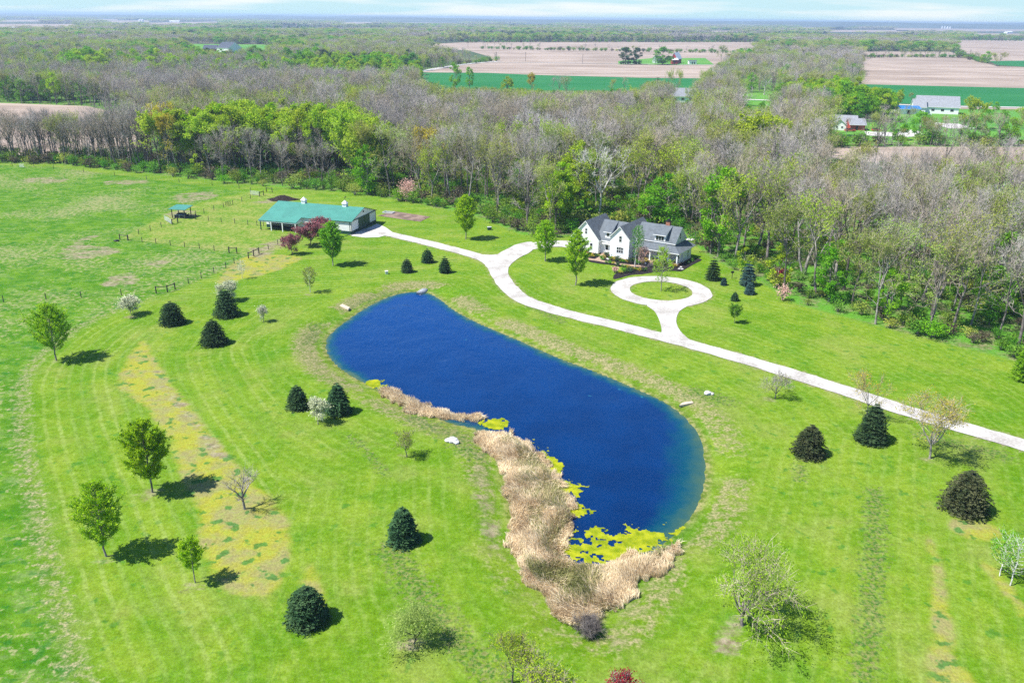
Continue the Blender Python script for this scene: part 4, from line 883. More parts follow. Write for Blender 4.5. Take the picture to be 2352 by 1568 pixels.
def cards(P, size, rng, updir=0.25, dirs=None, aspect=0.6):
    """leaf-sized diamond faces at points P"""
    n = len(P); a = rng.normal(size=(n, 3)) if dirs is None else dirs + 0.55 * rng.normal(size=(n, 3))
    a /= np.linalg.norm(a, axis=1)[:, None]
    b = rng.normal(size=(n, 3)); b[:, :2] *= 1.0; b = np.cross(a, b); b /= np.maximum(np.linalg.norm(b, axis=1), 1e-9)[:, None]
    s = (size * (0.6 + 0.8 * rng.random(n)))[:, None]
    v = np.stack([P - a * s * 0.5, P + b * s * aspect * 0.5, P + a * s * 0.5, P - b * s * aspect * 0.5], 1)
    return v.reshape(-1, 3), np.arange(n * 4).reshape(-1, 4)

def join(parts):
    V = []; F = []; o = 0
    for v, f in parts:
        if len(v) == 0: continue
        V.append(v); F.append(f + o); o += len(v)
    return np.concatenate(V), F

def grow(rng, p, d, Ln, r, lev, mx, out, tips, up=0.12, wob=0.16, nch=(2, 3), spread=0.65, ratio=0.66, k=3, side=1):
    P = p; n = k; pts = []
    for i in range(n):
        d = norm(d + wob * rng.normal(size=3) + np.array([0, 0, up])); q = P + d * Ln / n
        ra = r * (1 - 0.45 * i / n); rb = r * (1 - 0.45 * (i + 1) / n)
        out.append((*P, *q, ra, rb, lev)); P = q; pts.append((q, d, rb))
    if lev >= mx: tips.append((P, d)); return
    def child(q, d0, rr, sp):
        a = rng.normal(size=3); a = norm(a - (a @ d0) * d0); nd = norm(d0 + a * sp * (0.7 + 0.6 * rng.random()))
        grow(rng, q, nd, Ln * ratio * (0.8 + 0.4 * rng.random()), rr * 0.72, lev + 1, mx, out, tips, up, wob, nch, spread, ratio, k, side)
    for _ in range(int(rng.integers(nch[0], nch[1] + 1))): child(P, d, pts[-1][2], spread)
    for j in range(side): q, dd, rr = pts[int(rng.integers(0, n - 1))]; child(q, dd, rr * 0.75, spread * 1.4)

class Proto:
    """meshes of one kind of plant; put() makes a new thing from them"""
    def __init__(s, parts, H): s.parts = parts; s.H = H; s.first = None
    def put(s, name, label, cat, x, y, H, rz=0.0, group=None, wide=1.0, z=None):
        k = H / s.H; o = thing(name, label, cat, (float(x), float(y), gz(x, y) if z is None else z), rz, group, (k * wide, k * wide, k))
        objs = [link(n, me, o) for n, me in s.parts]
        if s.first is None: s.first = objs
        return o

def mesh_of(name, parts, mats, smooth=False):
    v, f = join(parts); return raw_mesh(name, v, f, mats, smooth)

def wood_tree(seed, H, bark, twig, leaf=None, lsize=0.35, nleaf=0, ntwig=2, spread=0.55, fork=0.42, tw=0.034, levels=4, tr=0.24, narrow=1.0, wtwig=1.0, leaders=3, topbias=0.0):
    """tall woodland tree: trunk that divides, limbs, twigs and (in leaf) small leaves on the twigs"""
    rng = np.random.default_rng(seed); segs = []; tips = []
    p = np.zeros(3) - np.array([0, 0, 0.3]); d = norm(np.array([0.05 * rng.normal(), 0.05 * rng.normal(), 1])); n = 5; hf = H * fork
    for i in range(n):
        d = norm(d + 0.05 * rng.normal(size=3) * np.array([1, 1, 0.3])); q = p + d * (hf + 0.3) / n
        segs.append((*p, *q, tr * (1.25 if i == 0 else 1) * (1 - 0.07 * i), tr * (1 - 0.07 * (i + 1)), 0))
        if i >= 2 and rng.random() < 0.7:
            a = rng.normal(size=3); a[2] = 0.5; grow(rng, q, norm(a), H * 0.16, tr * 0.28, 2, levels, segs, tips, 0.1, 0.2, (2, 2), spread, 0.66, 3, 1)
        p = q
    for j in range(leaders):
        az = 2 * math.pi * (j + rng.random() * 0.6) / leaders; e = spread * (0.35 + 0.5 * rng.random()) * narrow
        grow(rng, p, norm(np.array([math.cos(az) * e, math.sin(az) * e, 1.0])), H * (1 - fork) * 0.42, tr * 0.6, 1, levels, segs, tips, 0.16, 0.13, (2, 3), spread, 0.66, 3, 1)
    S_ = np.array(segs); zmax = S_[:, 5].max(); sc = H / zmax
    S_[:, :8] *= 1; S_[:, [2, 5]] *= sc
    lev = S_[:, 8]
    T = S_[lev >= levels - 1]; m = ntwig; base = np.repeat(T, m, 0); t = rng.random((len(base), 1)); p0 = base[:, :3] * (1 - t) + base[:, 3:6] * t
    dd = base[:, 3:6] - base[:, :3]; dd /= np.linalg.norm(dd, axis=1)[:, None]; dd = dd + 0.75 * rng.normal(size=dd.shape); dd[:, 2] += 0.25; dd /= np.linalg.norm(dd, axis=1)[:, None]
    p1 = p0 + dd * (wtwig * (0.5 + rng.random((len(base), 1))))
    trunk = mesh_of('trunk', [tubes(S_[lev <= 1], 6), tubes(S_[(lev > 1) & (lev <= 2)], 4)], [bark], True)
    parts = [tubes(S_[lev > 2], 3), ribbons(p0, p1, tw, rng)]
    cm = [twig]
    if leaf is not None and nleaf:
        idx = rng.integers(0, len(p0), nleaf)
        if topbias:
            pr = np.clip((p1[:, 2] / H - 0.35), 0.02, 1) ** topbias; idx = rng.choice(len(p0), nleaf, p=pr / pr.sum())
        tt = 0.3 + 0.8 * rng.random((nleaf, 1)); lp = p0[idx] * (1 - tt) + p1[idx] * tt + 0.18 * rng.normal(size=(nleaf, 3))
        lv, lf = cards(lp, lsize, rng); v, f = join(parts); nb = sum(len(x) for x in f)
        me = raw_mesh('crown', np.vstack([v, lv]), f + [lf + len(v)], [twig, leaf], False, np.concatenate([np.zeros(nb, int), np.ones(len(lf), int)]))
    else: me = mesh_of('crown', parts, cm)
    return Proto([('trunk', trunk), ('crown', me)], H)

def leafy_tree(seed, H, Wd, bark, leaf, n=3200, lsize=0.5, cb=0.15, clumps=38):
    """full-leaved tree: limbs carrying many separate leaf clumps with gaps between"""
    rng = np.random.default_rng(seed); segs = []; tips = []
    p = np.array([0, 0, -0.3]); d = np.array([0, 0, 1.0]); C = []
    for i in range(6):
        d = norm(d + 0.05 * rng.normal(size=3) * np.array([1, 1, 0.2])); q = p + d * H * 0.14; segs.append((*p, *q, H * 0.018 * (1 - 0.13 * i), H * 0.018 * (1 - 0.13 * (i + 1)))); p = q
    for k in range(clumps):
        t = rng.random(); z = H * (cb + (0.97 - cb) * t); prof = math.sin(math.pi * min(1, (t * 0.86 + 0.14))) ** 0.7
        az = k * 2.39996 + 0.4 * rng.normal(); rr = Wd / 2 * prof * (0.45 + 0.55 * math.sqrt(rng.random())) * 0.85
        c = np.array([math.cos(az) * rr, math.sin(az) * rr, z]); C.append(c)
        b0 = np.array([0, 0, max(z - rr * 0.8 - 0.05 * H, H * 0.1)]); mid = (b0 + c) / 2 + np.array([0, 0, 0.03 * H]) + 0.03 * H * rng.normal(size=3)
        r = H * 0.006; segs.append((*b0, *mid, r, r * 0.7)); segs.append((*mid, *c, r * 0.7, r * 0.25))
    C = np.array(C); idx = rng.integers(0, len(C), n); g = rng.normal(size=(n, 3)); g /= np.linalg.norm(g, axis=1)[:, None]
    cr = Wd * 0.135 * (0.6 + 0.8 * rng.random(len(C)))
    P = C[idx] + g * (cr[idx] * rng.random(n) ** 0.4)[:, None] * np.array([1, 1, 0.8])
    P[:, 2] = np.maximum(P[:, 2], 0.1)
    return Proto([('trunk', mesh_of('trunk', [tubes(np.array(segs), 5)], [bark], True)), ('crown', mesh_of('crown', [cards(P, lsize, rng)], [leaf]))], H)

def ornamental(seed, H, Wd, leaf, bark, n=7000, lsize=0.2, cb=0.2, nb=64, asc=1.0, peak=0.38, sub=4):
    """young lawn tree: straight stem, ascending branches that carry leafy sprays, egg-shaped crown"""
    rng = np.random.default_rng(seed); segs = []; sp = []
    p = np.array([0, 0, -0.15]); n_ = 8
    for i in range(n_):
        q = np.array([0.015 * H * rng.normal() * 0.5, 0.015 * H * rng.normal() * 0.5, H * 0.93 * (i + 1) / n_]); r = H * 0.0125
        segs.append((*p, *q, r * (1 - i / n_ * 0.9), r * (1 - (i + 1) / n_ * 0.9))); p = q
    for k in range(nb):
        t = (k + rng.random()) / nb; z0 = H * (cb * 0.8 + (0.93 - cb * 0.8) * t)
        prof = (t / peak) ** 0.55 if t < peak else max(0.0, 1 - ((t - peak) / (1 - peak)) ** 1.7) ** 0.8
        reach = Wd / 2 * (0.30 * (1 - t) + 0.7 * prof + 0.06) * (0.8 + 0.35 * rng.random()); az = k * 2.39996 + 0.3 * rng.normal()
        rise = reach * asc * (0.75 + 0.5 * rng.random()); e = np.array([math.cos(az), math.sin(az), 0])
        b0 = np.array([0, 0, z0]); b1 = b0 + e * reach * 0.55 + np.array([0, 0, rise * 0.40]); b2 = b0 + e * reach + np.array([0, 0, rise]); b2[2] = min(b2[2], H * 1.0)
        r = H * 0.0032; segs += [(*b0, *b1, r, r * 0.7), (*b1, *b2, r * 0.7, r * 0.3)]; sp += [(b0 * 0.55 + b1 * 0.45, b1), (b1, b2), (b1, b2)]
        for _ in range(sub):
            s0 = b0 + (b1 - b0) * (0.5 + 0.5 * rng.random()) if rng.random() < 0.4 else b1 + (b2 - b1) * rng.random() * 0.8
            dr = norm(b2 - b1 + 0.75 * reach * rng.normal(size=3) * np.array([1, 1, 0.5]) + np.array([0, 0, 0.2 * reach])); s1 = s0 + dr * reach * (0.25 + 0.3 * rng.random())
            segs.append((*s0, *s1, r * 0.4, r * 0.15)); sp.append((s0, s1))
    a = np.array([x[0] for x in sp]); b = np.array([x[1] for x in sp]); ln = np.linalg.norm(b - a, axis=1); idx = rng.choice(len(a), n, p=ln / ln.sum())
    t = rng.random((n, 1)); P = a[idx] * (1 - t) + b[idx] * t + rng.normal(size=(n, 3)) * lsize * 0.55
    dd = (b - a)[idx]; dd /= np.linalg.norm(dd, axis=1)[:, None]
    return Proto([('trunk', mesh_of('trunk', [tubes(np.array(segs), 5)], [bark], True)), ('crown', mesh_of('crown', [cards(P, lsize, rng, dirs=dd)], [leaf]))], H)

def conifer(seed, H, Wd, leaf, tiers=15, per=17, power=0.85, base=0.03, card=0.26, dens=9, round_=0.0):
    """spruce: tiers of drooping boughs built from needle sprays over a short stem"""
    rng = np.random.default_rng(seed); P0 = []; P1 = []
    for i in range(tiers):
        t = i / (tiers - 1); z = H * (base + (0.97 - base) * t); R = Wd / 2 * ((1 - t) ** power * (1 - round_) + round_ * math.sqrt(max(0, 1 - t * t)))
        R = max(R, Wd * 0.02) * (0.93 + 0.14 * rng.random()); m = max(4, int(per * (R / (Wd / 2)) ** 0.8)); off = rng.random() * 6
        for j in range(m):
            az = off + 2 * math.pi * (j + 0.5 * rng.random()) / m; e = np.array([math.cos(az), math.sin(az), 0]); Rj = R * (0.82 + 0.3 * rng.random())
            s = np.array([-e[1], e[0], 0]); ns = max(3, int(dens * Rj / (Wd / 2) + 3))
            for q in range(ns):
                f = (q + rng.random()) / ns; p = e * Rj * f + np.array([0, 0, z + 0.10 * Rj * f - 0.30 * Rj * f * f])
                for sd in (-1, 1, 0):
                    d = e * 0.8 + s * sd * (0.75 + 0.3 * rng.random()) + np.array([0, 0, -0.12 + 0.35 * rng.random()]); ln = card * H ** 0.5 * 0.55 * (0.7 + 0.7 * rng.random()) * (1.1 - 0.35 * f)
                    P0.append(p); P1.append(p + d * ln)
    P0 = np.array(P0); P1 = np.array(P1); P1[:, 2] = np.maximum(P1[:, 2], 0.02)
    st = mesh_of('trunk', [tubes(np.array([(0, 0, -0.2, 0, 0, H * 0.5, H * 0.02, H * 0.014), (0, 0, H * 0.5, 0, 0, H * 1.0, H * 0.014, 0.01)]), 6)], [M['bark_dark']], True)
    return Proto([('trunk', st), ('crown', mesh_of('crown', [ribbons(P0, P1, card * H ** 0.5 * 0.26, rng, 0.35)], [leaf]))], H)

def shrub_proto(seed, H, Wd, leaf, n=500, lsize=0.3, stems=9, bark='bark'):
    rng = np.random.default_rng(seed); segs = []; pts = []
    for k in range(stems):
        az = k * 2.39996; e = np.array([math.cos(az), math.sin(az), 0]) * Wd * 0.42 * math.sqrt((k + 0.3) / stems); top = e + np.array([0, 0, H * (0.85 + 0.15 * rng.random() - 0.4 * (k / stems) ** 2)]); mid = e * 0.45 + np.array([0, 0, top[2] * 0.5])
        segs += [(0, 0, -0.1, *mid, 0.04 * H ** 0.5, 0.025), (*mid, *top, 0.025, 0.008)]; pts.append(top)
    C = np.array(pts); idx = rng.integers(0, len(C), n); t = 0.35 + 0.65 * rng.random((n, 1)) ** 0.6; g = rng.normal(size=(n, 3))
    P = C[idx] * t + g * np.array([Wd * 0.15, Wd * 0.15, H * 0.10]); P[:, 2] = np.clip(P[:, 2], 0.05, None)
    return Proto([('stems', mesh_of('stems', [tubes(np.array(segs), 4)], [M[bark]], True)), ('foliage', mesh_of('foliage', [cards(P, lsize, rng)], [leaf]))], H)

def lawn_tree(seed, H, Wd, bark, twig, leaf=None, n=0, lsize=0.14, fork=0.22, leaders=4, spread=0.7, tr=0.1, levels=4, tw=0.02, ntwig=4, wt=0.5, droop=0.0):
    P = wood_tree(seed, H, bark, twig, leaf, lsize, n, ntwig, spread, fork, tw, levels, tr, 1.5, wt, leaders)
    # scale sideways to the wanted spread
    r = 0
    for _, me in P.parts:
        co = np.empty(len(me.vertices) * 3, np.float32); me.vertices.foreach_get('co', co); co = co.reshape(-1, 3); r = max(r, np.percentile(np.hypot(co[:, 0], co[:, 1]), 97))
    for _, me in P.parts:
        co = np.empty(len(me.vertices) * 3, np.float32); me.vertices.foreach_get('co', co); co = co.reshape(-1, 3); f = Wd / 2 / r; w = np.clip(co[:, 2:3] / (H * fork), 0, 1); co[:, :2] *= 1 + (f - 1) * w
        if droop:
            rr = np.hypot(co[:, 0], co[:, 1]) / (Wd / 2); co[:, 2] -= droop * H * np.clip(rr - 0.3, 0, 1) ** 1.6; co[:, 2] = np.maximum(co[:, 2], -0.3)
        me.vertices.foreach_set('co', co.ravel()); me.update()
    return P

def hgt(x, y, ytop):
    """height of something standing at picture point x, y whose top shows at ytop"""
    p = G(x, y); lo, hi = 0.0, 70.0; z0 = gz(*p)
    for _ in range(30):
        m = (lo + hi) / 2; fy = p[1] * math.cos(PITCH) - (z0 + m - CAM_H) * math.sin(PITCH); v2 = (p[1] * math.sin(PITCH) + (z0 + m - CAM_H) * math.cos(PITCH)) / fy; u2 = p[0] / fy
        if 784 - (-u2 * _s + v2 * _c) * FOC < ytop: hi = m
        else: lo = m
    return lo
def pxw(x, y, w): p = G(x, y); return w / FOC * math.sqrt(p[0] ** 2 + p[1] ** 2 + CAM_H ** 2)

# --- young yellow-green lawn trees
for i, (x, y, yt, w, n, ls, lb) in enumerate((
    (130, 828, 690, 86, 8500, .20, 'tall yellow green tree at the lawn edge by the left pasture fence'),
    (350, 1130, 955, 104, 11000, .20, 'bright green egg-shaped tree standing in the dry grass strip'),
    (245, 1277, 1095, 98, 6000, .20, 'yellow green tree with straggly crown near the left edge of the lawn'),
    (449, 1338, 1228, 62, 2300, .17, 'small thin yellow green tree with a bare lower stem on the near left lawn'),
    (765, 610, 503, 58, 6000, .26, 'bright green upright tree in front of the right end of the teal roofed barn'),
    (1070, 550, 442, 54, 6000, .28, 'yellow green tree in the grass between the barn and the driveway'),
    (1252, 600, 500, 58, 5500, .25, 'yellow green tree where the driveway meets the house garden'),
    (1322, 655, 518, 62, 6500, .25, 'tallest yellow green tree on the lawn in front of the left gable of the house'))):
    H = hgt(x, y, yt); P = ornamental(100 + i, H, pxw(x, y, w) * 0.98, M['l_ornam'] if i != 4 else M['l_bright'], M['bark'], int(n * 2.2), ls * 0.95, 0.20 if i != 3 else 0.38, 90 if n > 4000 else 36, 0.72, 0.30)
    p = G(x, y); P.put('ornamental_tree', lb, 'tree', p[0], p[1], H, i * 1.1, 'young trees planted on the lawn')
for i, (x, y, yt, w, n, leaf, bark, lb) in enumerate((
    (713, 672, 610, 36, 1800, 'l_bud', 'birch', 'thin pale yellow green sapling on the mown lawn left of the pond tip'),
    (557, 640, 595, 24, 260, 'l_white', 'birch', 'tiny nearly bare sapling beside the lawn fence below the paddock'),
    (1686, 742, 700, 34, 2200, 'l_green', 'bark', 'small round green tree on the lawn right of the circular drive'),
    (1518, 668, 585, 64, 1700, 'l_ornam', 'bark', 'open crowned tree in the middle of the circular drive'),
    (1458, 614, 510, 26, 1500, 'l_green', 'birch', 'slim white stemmed birch in front of the middle of the house'),
    (1467, 608, 512, 22, 1200, 'l_green', 'birch', 'second slim birch close against the house front behind the white stemmed one'),
    (1520, 610, 565, 32, 1200, 'l_ornam', 'bark', 'small yellow green tree in front of the house porch'),
    (1474, 612, 565, 34, 1500, 'l_pink', 'bark', 'small pink blossoming tree in the bed in front of the house'),
    (2320, 1344, 1228, 70, 420, 'l_bright', 'birch', 'white stemmed birch with few leaves at the right edge of the lawn'),
    (2296, 1322, 1222, 70, 1300, 'l_bright', 'birch', 'leafier low birch clump just behind the bare white stemmed birch'))):
    H = hgt(x, y, yt); P = ornamental(140 + i, H, pxw(x, y, w), M[leaf], M[bark], n, 0.19 if y < 900 else 0.17, 0.25 if i != 2 else 0.35, 40, 1.2 if i in (4, 5) else 0.8, 0.45)
    p = G(x, y); P.put('young_tree' if bark == 'bark' else 'birch_tree', lb, 'tree', p[0], p[1], H, i * 0.9, 'young trees planted on the lawn')
for i, (x, y, yt, w, lb) in enumerate(((303, 725, 685, 48, 'white blossoming tree at the lawn edge right of the tall yellow green tree'), (605, 740, 705, 26, 'smallest white blossoming tree on the lawn left of the pond'),
                                     (730, 975, 920, 52, 'white blossoming tree between the two dark spruces left of the reeds'), (528, 690, 648, 50, 'white blossoming tree just behind the tall dark spruce'))):
    H = hgt(x, y, yt); P = lawn_tree(160 + i, H, pxw(x, y, w), M['bark'], M['twig'], M['l_white'], 4200 if w > 30 else 1500, 0.19, 0.34, 4, 0.8, 0.06, 4, 0.02, 2, 0.4)
    p = G(x, y); P.put('blossom_tree', lb, 'tree', p[0], p[1], H, i, 'white blossoming trees on the lawn')
# --- conifers
for i, (x, y, yt, w, leaf, rnd, lb) in enumerate((
    (397, 748, 692, 65, 'l_pine', .55, 'dark rounded spruce left of the taller pair on the left lawn'),
    (522, 730, 662, 68, 'l_pine', .3, 'tall dark spruce in front of the white blossom on the left lawn'),
    (493, 795, 733, 70, 'l_pine', .3, 'dark green broad spruce nearest the dry grass strip'),
    (685, 942, 885, 58, 'l_pine', .35, 'dark spruce left of the white blossoming tree near the reeds'),
    (778, 955, 880, 72, 'l_pine', .15, 'taller dark spruce right of the white blossoming tree near the reeds'),
    (927, 1255, 1168, 84, 'l_pine', .25, 'dark spruce standing alone on the lawn left of the big reed bed'),
    (708, 1442, 1355, 104, 'l_pine', .75, 'dark dome-shaped conifer nearest the bottom left of the lawn'),
    (935, 627, 592, 32, 'l_pine', .5, 'leftmost of the three small dark conifers behind the pond tip'),
    (982, 605, 570, 34, 'l_pine', .6, 'middle and farthest of the three small dark conifers behind the pond tip'),
    (1022, 628, 588, 34, 'l_pine', .4, 'rightmost of the three small dark conifers behind the pond tip'),
    (1636, 645, 590, 42, 'l_pine', .15, 'dark spruce right of the circular drive nearest the house'),
    (1716, 658, 598, 44, 'l_blue', .15, 'tall blue grey spruce near the red leaved shrub'),
    (1662, 656, 637, 17, 'l_blue', .2, 'tiny pale blue spruce right beside the dark spruce near the house'),
    (1721, 677, 648, 30, 'l_blue', .2, 'small pale blue spruce just in front of the tall blue grey spruce'),
    (1687, 692, 670, 22, 'l_pine', .1, 'tiny dark green conifer above the small round green tree'),
    (1855, 1053, 978, 88, 'l_pineb', .2, 'brownish spruce on the lawn right of the pond'),
    (1998, 1020, 928, 80, 'l_pine', .15, 'dark green spruce in front of the driveway under the yellow budding tree'),
    (2210, 1185, 1084, 112, 'l_pineb', .5, 'largest brownish spruce on the right lawn'),
    (2352, 878, 765, 60, 'l_bright', .3, 'yellow green conifer cut by the right edge of the lawn'))):
    H = hgt(x, y, yt) * 0.93; Wd = pxw(x, y, w); P = conifer(200 + i, H, Wd * 0.88, M[leaf], 11 if y > 700 else 9, 30 if w > 60 else 22, 0.75, 0.02, 0.24, 12, min(0.92, rnd + 0.42))
    p = G(x, y); p = p + norm(p) * Wd * 0.22; P.put('spruce_tree' if leaf != 'l_bright' else 'arborvitae', lb, 'tree', p[0], p[1], H, i * 0.8, 'conifers planted on the lawn')
# --- purple crabapples and coloured shrubs
for i, (x, y, yt, w, lb) in enumerate(((672, 585, 533, 48, 'smallest purple crabapple left of the group by the barn'), (712, 564, 508, 72, 'broad purple crabapple in the middle of the three by the barn'), (738, 548, 498, 62, 'purple crabapple nearest the barn wall, partly behind the green tree'))):
    H = hgt(x, y, yt); H *= 0.92; P = lawn_tree(180 + i, H, pxw(x, y, w) * 0.9, M['bark_dark'], M['twig'], M['l_purple'], 4200, 0.26, 0.22, 5, 0.75, 0.12, 4, 0.03, 2)
    p = G(x, y); P.put('crabapple_tree', lb, 'tree', p[0], p[1], H, i * 2.0, 'purple crabapples by the barn')
p = G(1415, 1662); lawn_tree(190, 7.2, 5.0, M['bark_dark'], M['twig'], M['l_crim'], 3600, 0.24, 0.24, 5, 0.7, 0.1, 4, 0.03, 3).put('crimson_tree', 'crimson leaved tree whose top pokes in at the bottom edge below the reeds', 'tree', p[0], p[1], 5.0)
for x, y, yt, w, leaf, n, lb in ((1790, 655, 619, 28, 'l_crim', 900, 'dark crimson upright shrub at the wood edge right of the blue spruces'), (1797, 690, 655, 36, 'l_pink', 420, 'tan twiggy vase-shaped shrub in front of the crimson shrub'),
                                  (937, 463, 413, 46, 'l_pink', 1500, 'pink blossoming small tree at the wood edge behind the barn'), (915, 462, 432, 40, 'l_bright', 900, 'bright green bush left of the pink blossoming tree'), (815, 448, 420, 46, 'l_bud', 700, 'grey green bush below the big green tree at the wood edge'), (515, 421, 402, 30, 'l_bright', 800, 'bright green round bush on the grass at the wood edge'), (2140, 775, 735, 60, 'l_bright', 1100, 'bright green round bush at the wood edge on the right lawn'), (1412, 626, 612, 16, 'l_pink', 260, 'small reddish twiggy shrub at the left tip of the mulch bed')):
    H = hgt(x, y, yt); P = shrub_proto(int(x), H, pxw(x, y, w), M[leaf], n, 0.32); p = G(x, y); P.put('shrub', lb, 'shrub', p[0], p[1], H)
p = G(1350, 1446); Q_ = lawn_tree(191, 1.6, 3.0, M['bark_dark'], M['bark_dark'], None, 0, 0.1, 0.06, 7, 1.0, 0.03, 4, 0.015, 3, 0.4); Q_.put('brush_bush', 'low dark leafless bush at the near tip of the reed bed', 'shrub', p[0], p[1], 1.6)
# --- bare and budding lawn trees
p = G(562, 1168); lawn_tree(401, hgt(562, 1168, 1083), pxw(562, 1168, 92), M['bark'], M['bark'], None, 0, fork=0.28, leaders=4, spread=0.75, tr=0.17, levels=3, tw=0.03, ntwig=2, wt=0.9).put('bare_lawn_tree', 'leafless grey tree on the dry patch left of the lawn', 'tree', p[0], p[1], hgt(562, 1168, 1083), 0.4)
p = G(1780, 915); lawn_tree(402, hgt(1780, 915, 855), pxw(1780, 915, 72), M['bark'], M['twig'], M['l_bud'], 300, 0.14, 0.2, 4, 0.75, 0.09, 4, 0.022, 2, 0.5).put('bare_lawn_tree', 'small twiggy grey tree beside the driveway above the pond end', 'tree', p[0], p[1], hgt(1780, 915, 855), 1.0)
p = G(1990, 962); lawn_tree(403, hgt(1990, 962, 848), pxw(1990, 962, 104), M['bark'], M['twig_tan'], M['l_gold'], 1500, 0.16, 0.28, 4, 0.7, 0.11, 4, 0.022, 2, 0.5).put('budding_lawn_tree', 'sparse yellow budding tree standing behind the dark green spruce by the driveway', 'tree', p[0], p[1], hgt(1990, 962, 848), 2.0)
p = G(2135, 1052); lawn_tree(404, hgt(2135, 1052, 908), pxw(2135, 1052, 132), M['bark'], M['twig_tan'], M['l_gold'], 2600, 0.16, 0.22, 5, 0.65, 0.16, 4, 0.026, 2, 0.7).put('budding_lawn_tree', 'open tree with golden budding top beside the driveway on the right', 'tree', p[0], p[1], hgt(2135, 1052, 908), 0.5)
p = G(1705, 1436); lawn_tree(405, hgt(1705, 1436, 1238), pxw(1705, 1436, 250), M['bark_dark'], M['twig_tan'], M['l_yel'], 7500, 0.15, 0.12, 6, 0.8, 0.2, 4, 0.025, 2, 0.8, 0.2).put('budding_lawn_tree', 'wide spreading tree with yellow green haze of buds on the near right lawn', 'tree', p[0], p[1], hgt(1705, 1436, 1238), 0.0)
p = G(953, 1474); lawn_tree(406, hgt(953, 1474, 1392), pxw(953, 1474, 132), M['bark_dark'], M['l_willow'], M['l_willow'], 2200, 0.12, 0.22, 4, 0.8, 0.09, 4, 0.018, 2, 0.8, 0.3).put('willow_tree', 'pale green weeping willow sapling on the near lawn', 'tree', p[0], p[1], hgt(953, 1474, 1392), 0.0)
p = G(1176, 1566); lawn_tree(407, hgt(1176, 1566, 1442), pxw(1176, 1566, 96), M['bark_dark'], M['twig_tan'], M['l_yel'], 2300, 0.14, 0.25, 3, 0.6, 0.10, 4, 0.02, 2, 0.6).put('budding_lawn_tree', 'twin stemmed yellow tree below the pale green willow sapling', 'tree', p[0], p[1], hgt(1176, 1566, 1442), 0.0)
p = G(1252, 1612); lawn_tree(408, 4.6, 6.0, M['bark_dark'], M['twig_tan'], M['l_yel'], 2200, 0.14, 0.25, 4, 0.75, 0.08, 4, 0.02, 2, 0.5).put('budding_lawn_tree', 'low broad yellow tree at the bottom edge left of the crimson tree', 'tree', p[0], p[1], 4.6, 0.0)
p = G(935, 1049); lawn_tree(409, hgt(935, 1049, 988), pxw(935, 1049, 58), M['bark'], M['twig_tan'], M['l_yel'], 1500, 0.14, 0.3, 4, 0.75, 0.07, 4, 0.02, 2, 0.5).put('budding_lawn_tree', 'small yellow tree on the lawn above the boulders', 'tree', p[0], p[1], hgt(935, 1049, 988), 0.0)
# --- low shrubs in the beds in front of the house
bedp = [shrub_proto(500, 0.8, 1.2, M['l_green'], 170, 0.2), shrub_proto(501, 0.7, 1.0, M['l_under'], 150, 0.18), shrub_proto(502, 0.9, 1.3, M['l_pine'], 200, 0.2), shrub_proto(503, 0.7, 1.0, M['l_gold'], 130, 0.18)]
rng = np.random.default_rng(77)
SPOTS = [(400, 840), (440, 850), (480, 830), (520, 835), (600, 880), (640, 860), (690, 840), (620, 900), (760, 890), (810, 900), (870, 910), (930, 925), (980, 935), (1040, 940), (1100, 945), (1160, 940), (1230, 965), (1300, 945), (1360, 930), (680, 950), (740, 965), (800, 970), (880, 1000), (960, 1010), (1020, 1030), (1060, 1050),
         (1100, 1060), (1150, 1075), (1200, 1070), (1260, 1085), (1320, 1090), (1040, 1090), (980, 1110), (930, 1130), (1090, 1110), (1360, 1075), (1540, 960), (1600, 980), (1660, 985), (1720, 1000), (1800, 1010), (1860, 1020), (2080, 960), (2150, 920), (1620, 1010)]
for i, (a, b_) in enumerate(SPOTS):
    x, y = mulch_z([(a, b_)])[0]; p = G(x, y); k = (i * 7) % 4 if i % 9 else 3
    if i in (36, 37, 44): k = 3
    bedp[k].put('garden_shrub', ('small green garden shrub in the mulch bed before the house', 'small mixed green garden plant in the mulch bed before the house', 'small dark green garden shrub in the mulch bed before the house', 'small golden orange garden shrub in the mulch bed before the house')[k], 'shrub', p[0], p[1], (0.8, 0.7, 0.9, 0.7)[k] * (0.8 + 0.7 * rng.random()), i, 'low shrubs in the house beds')

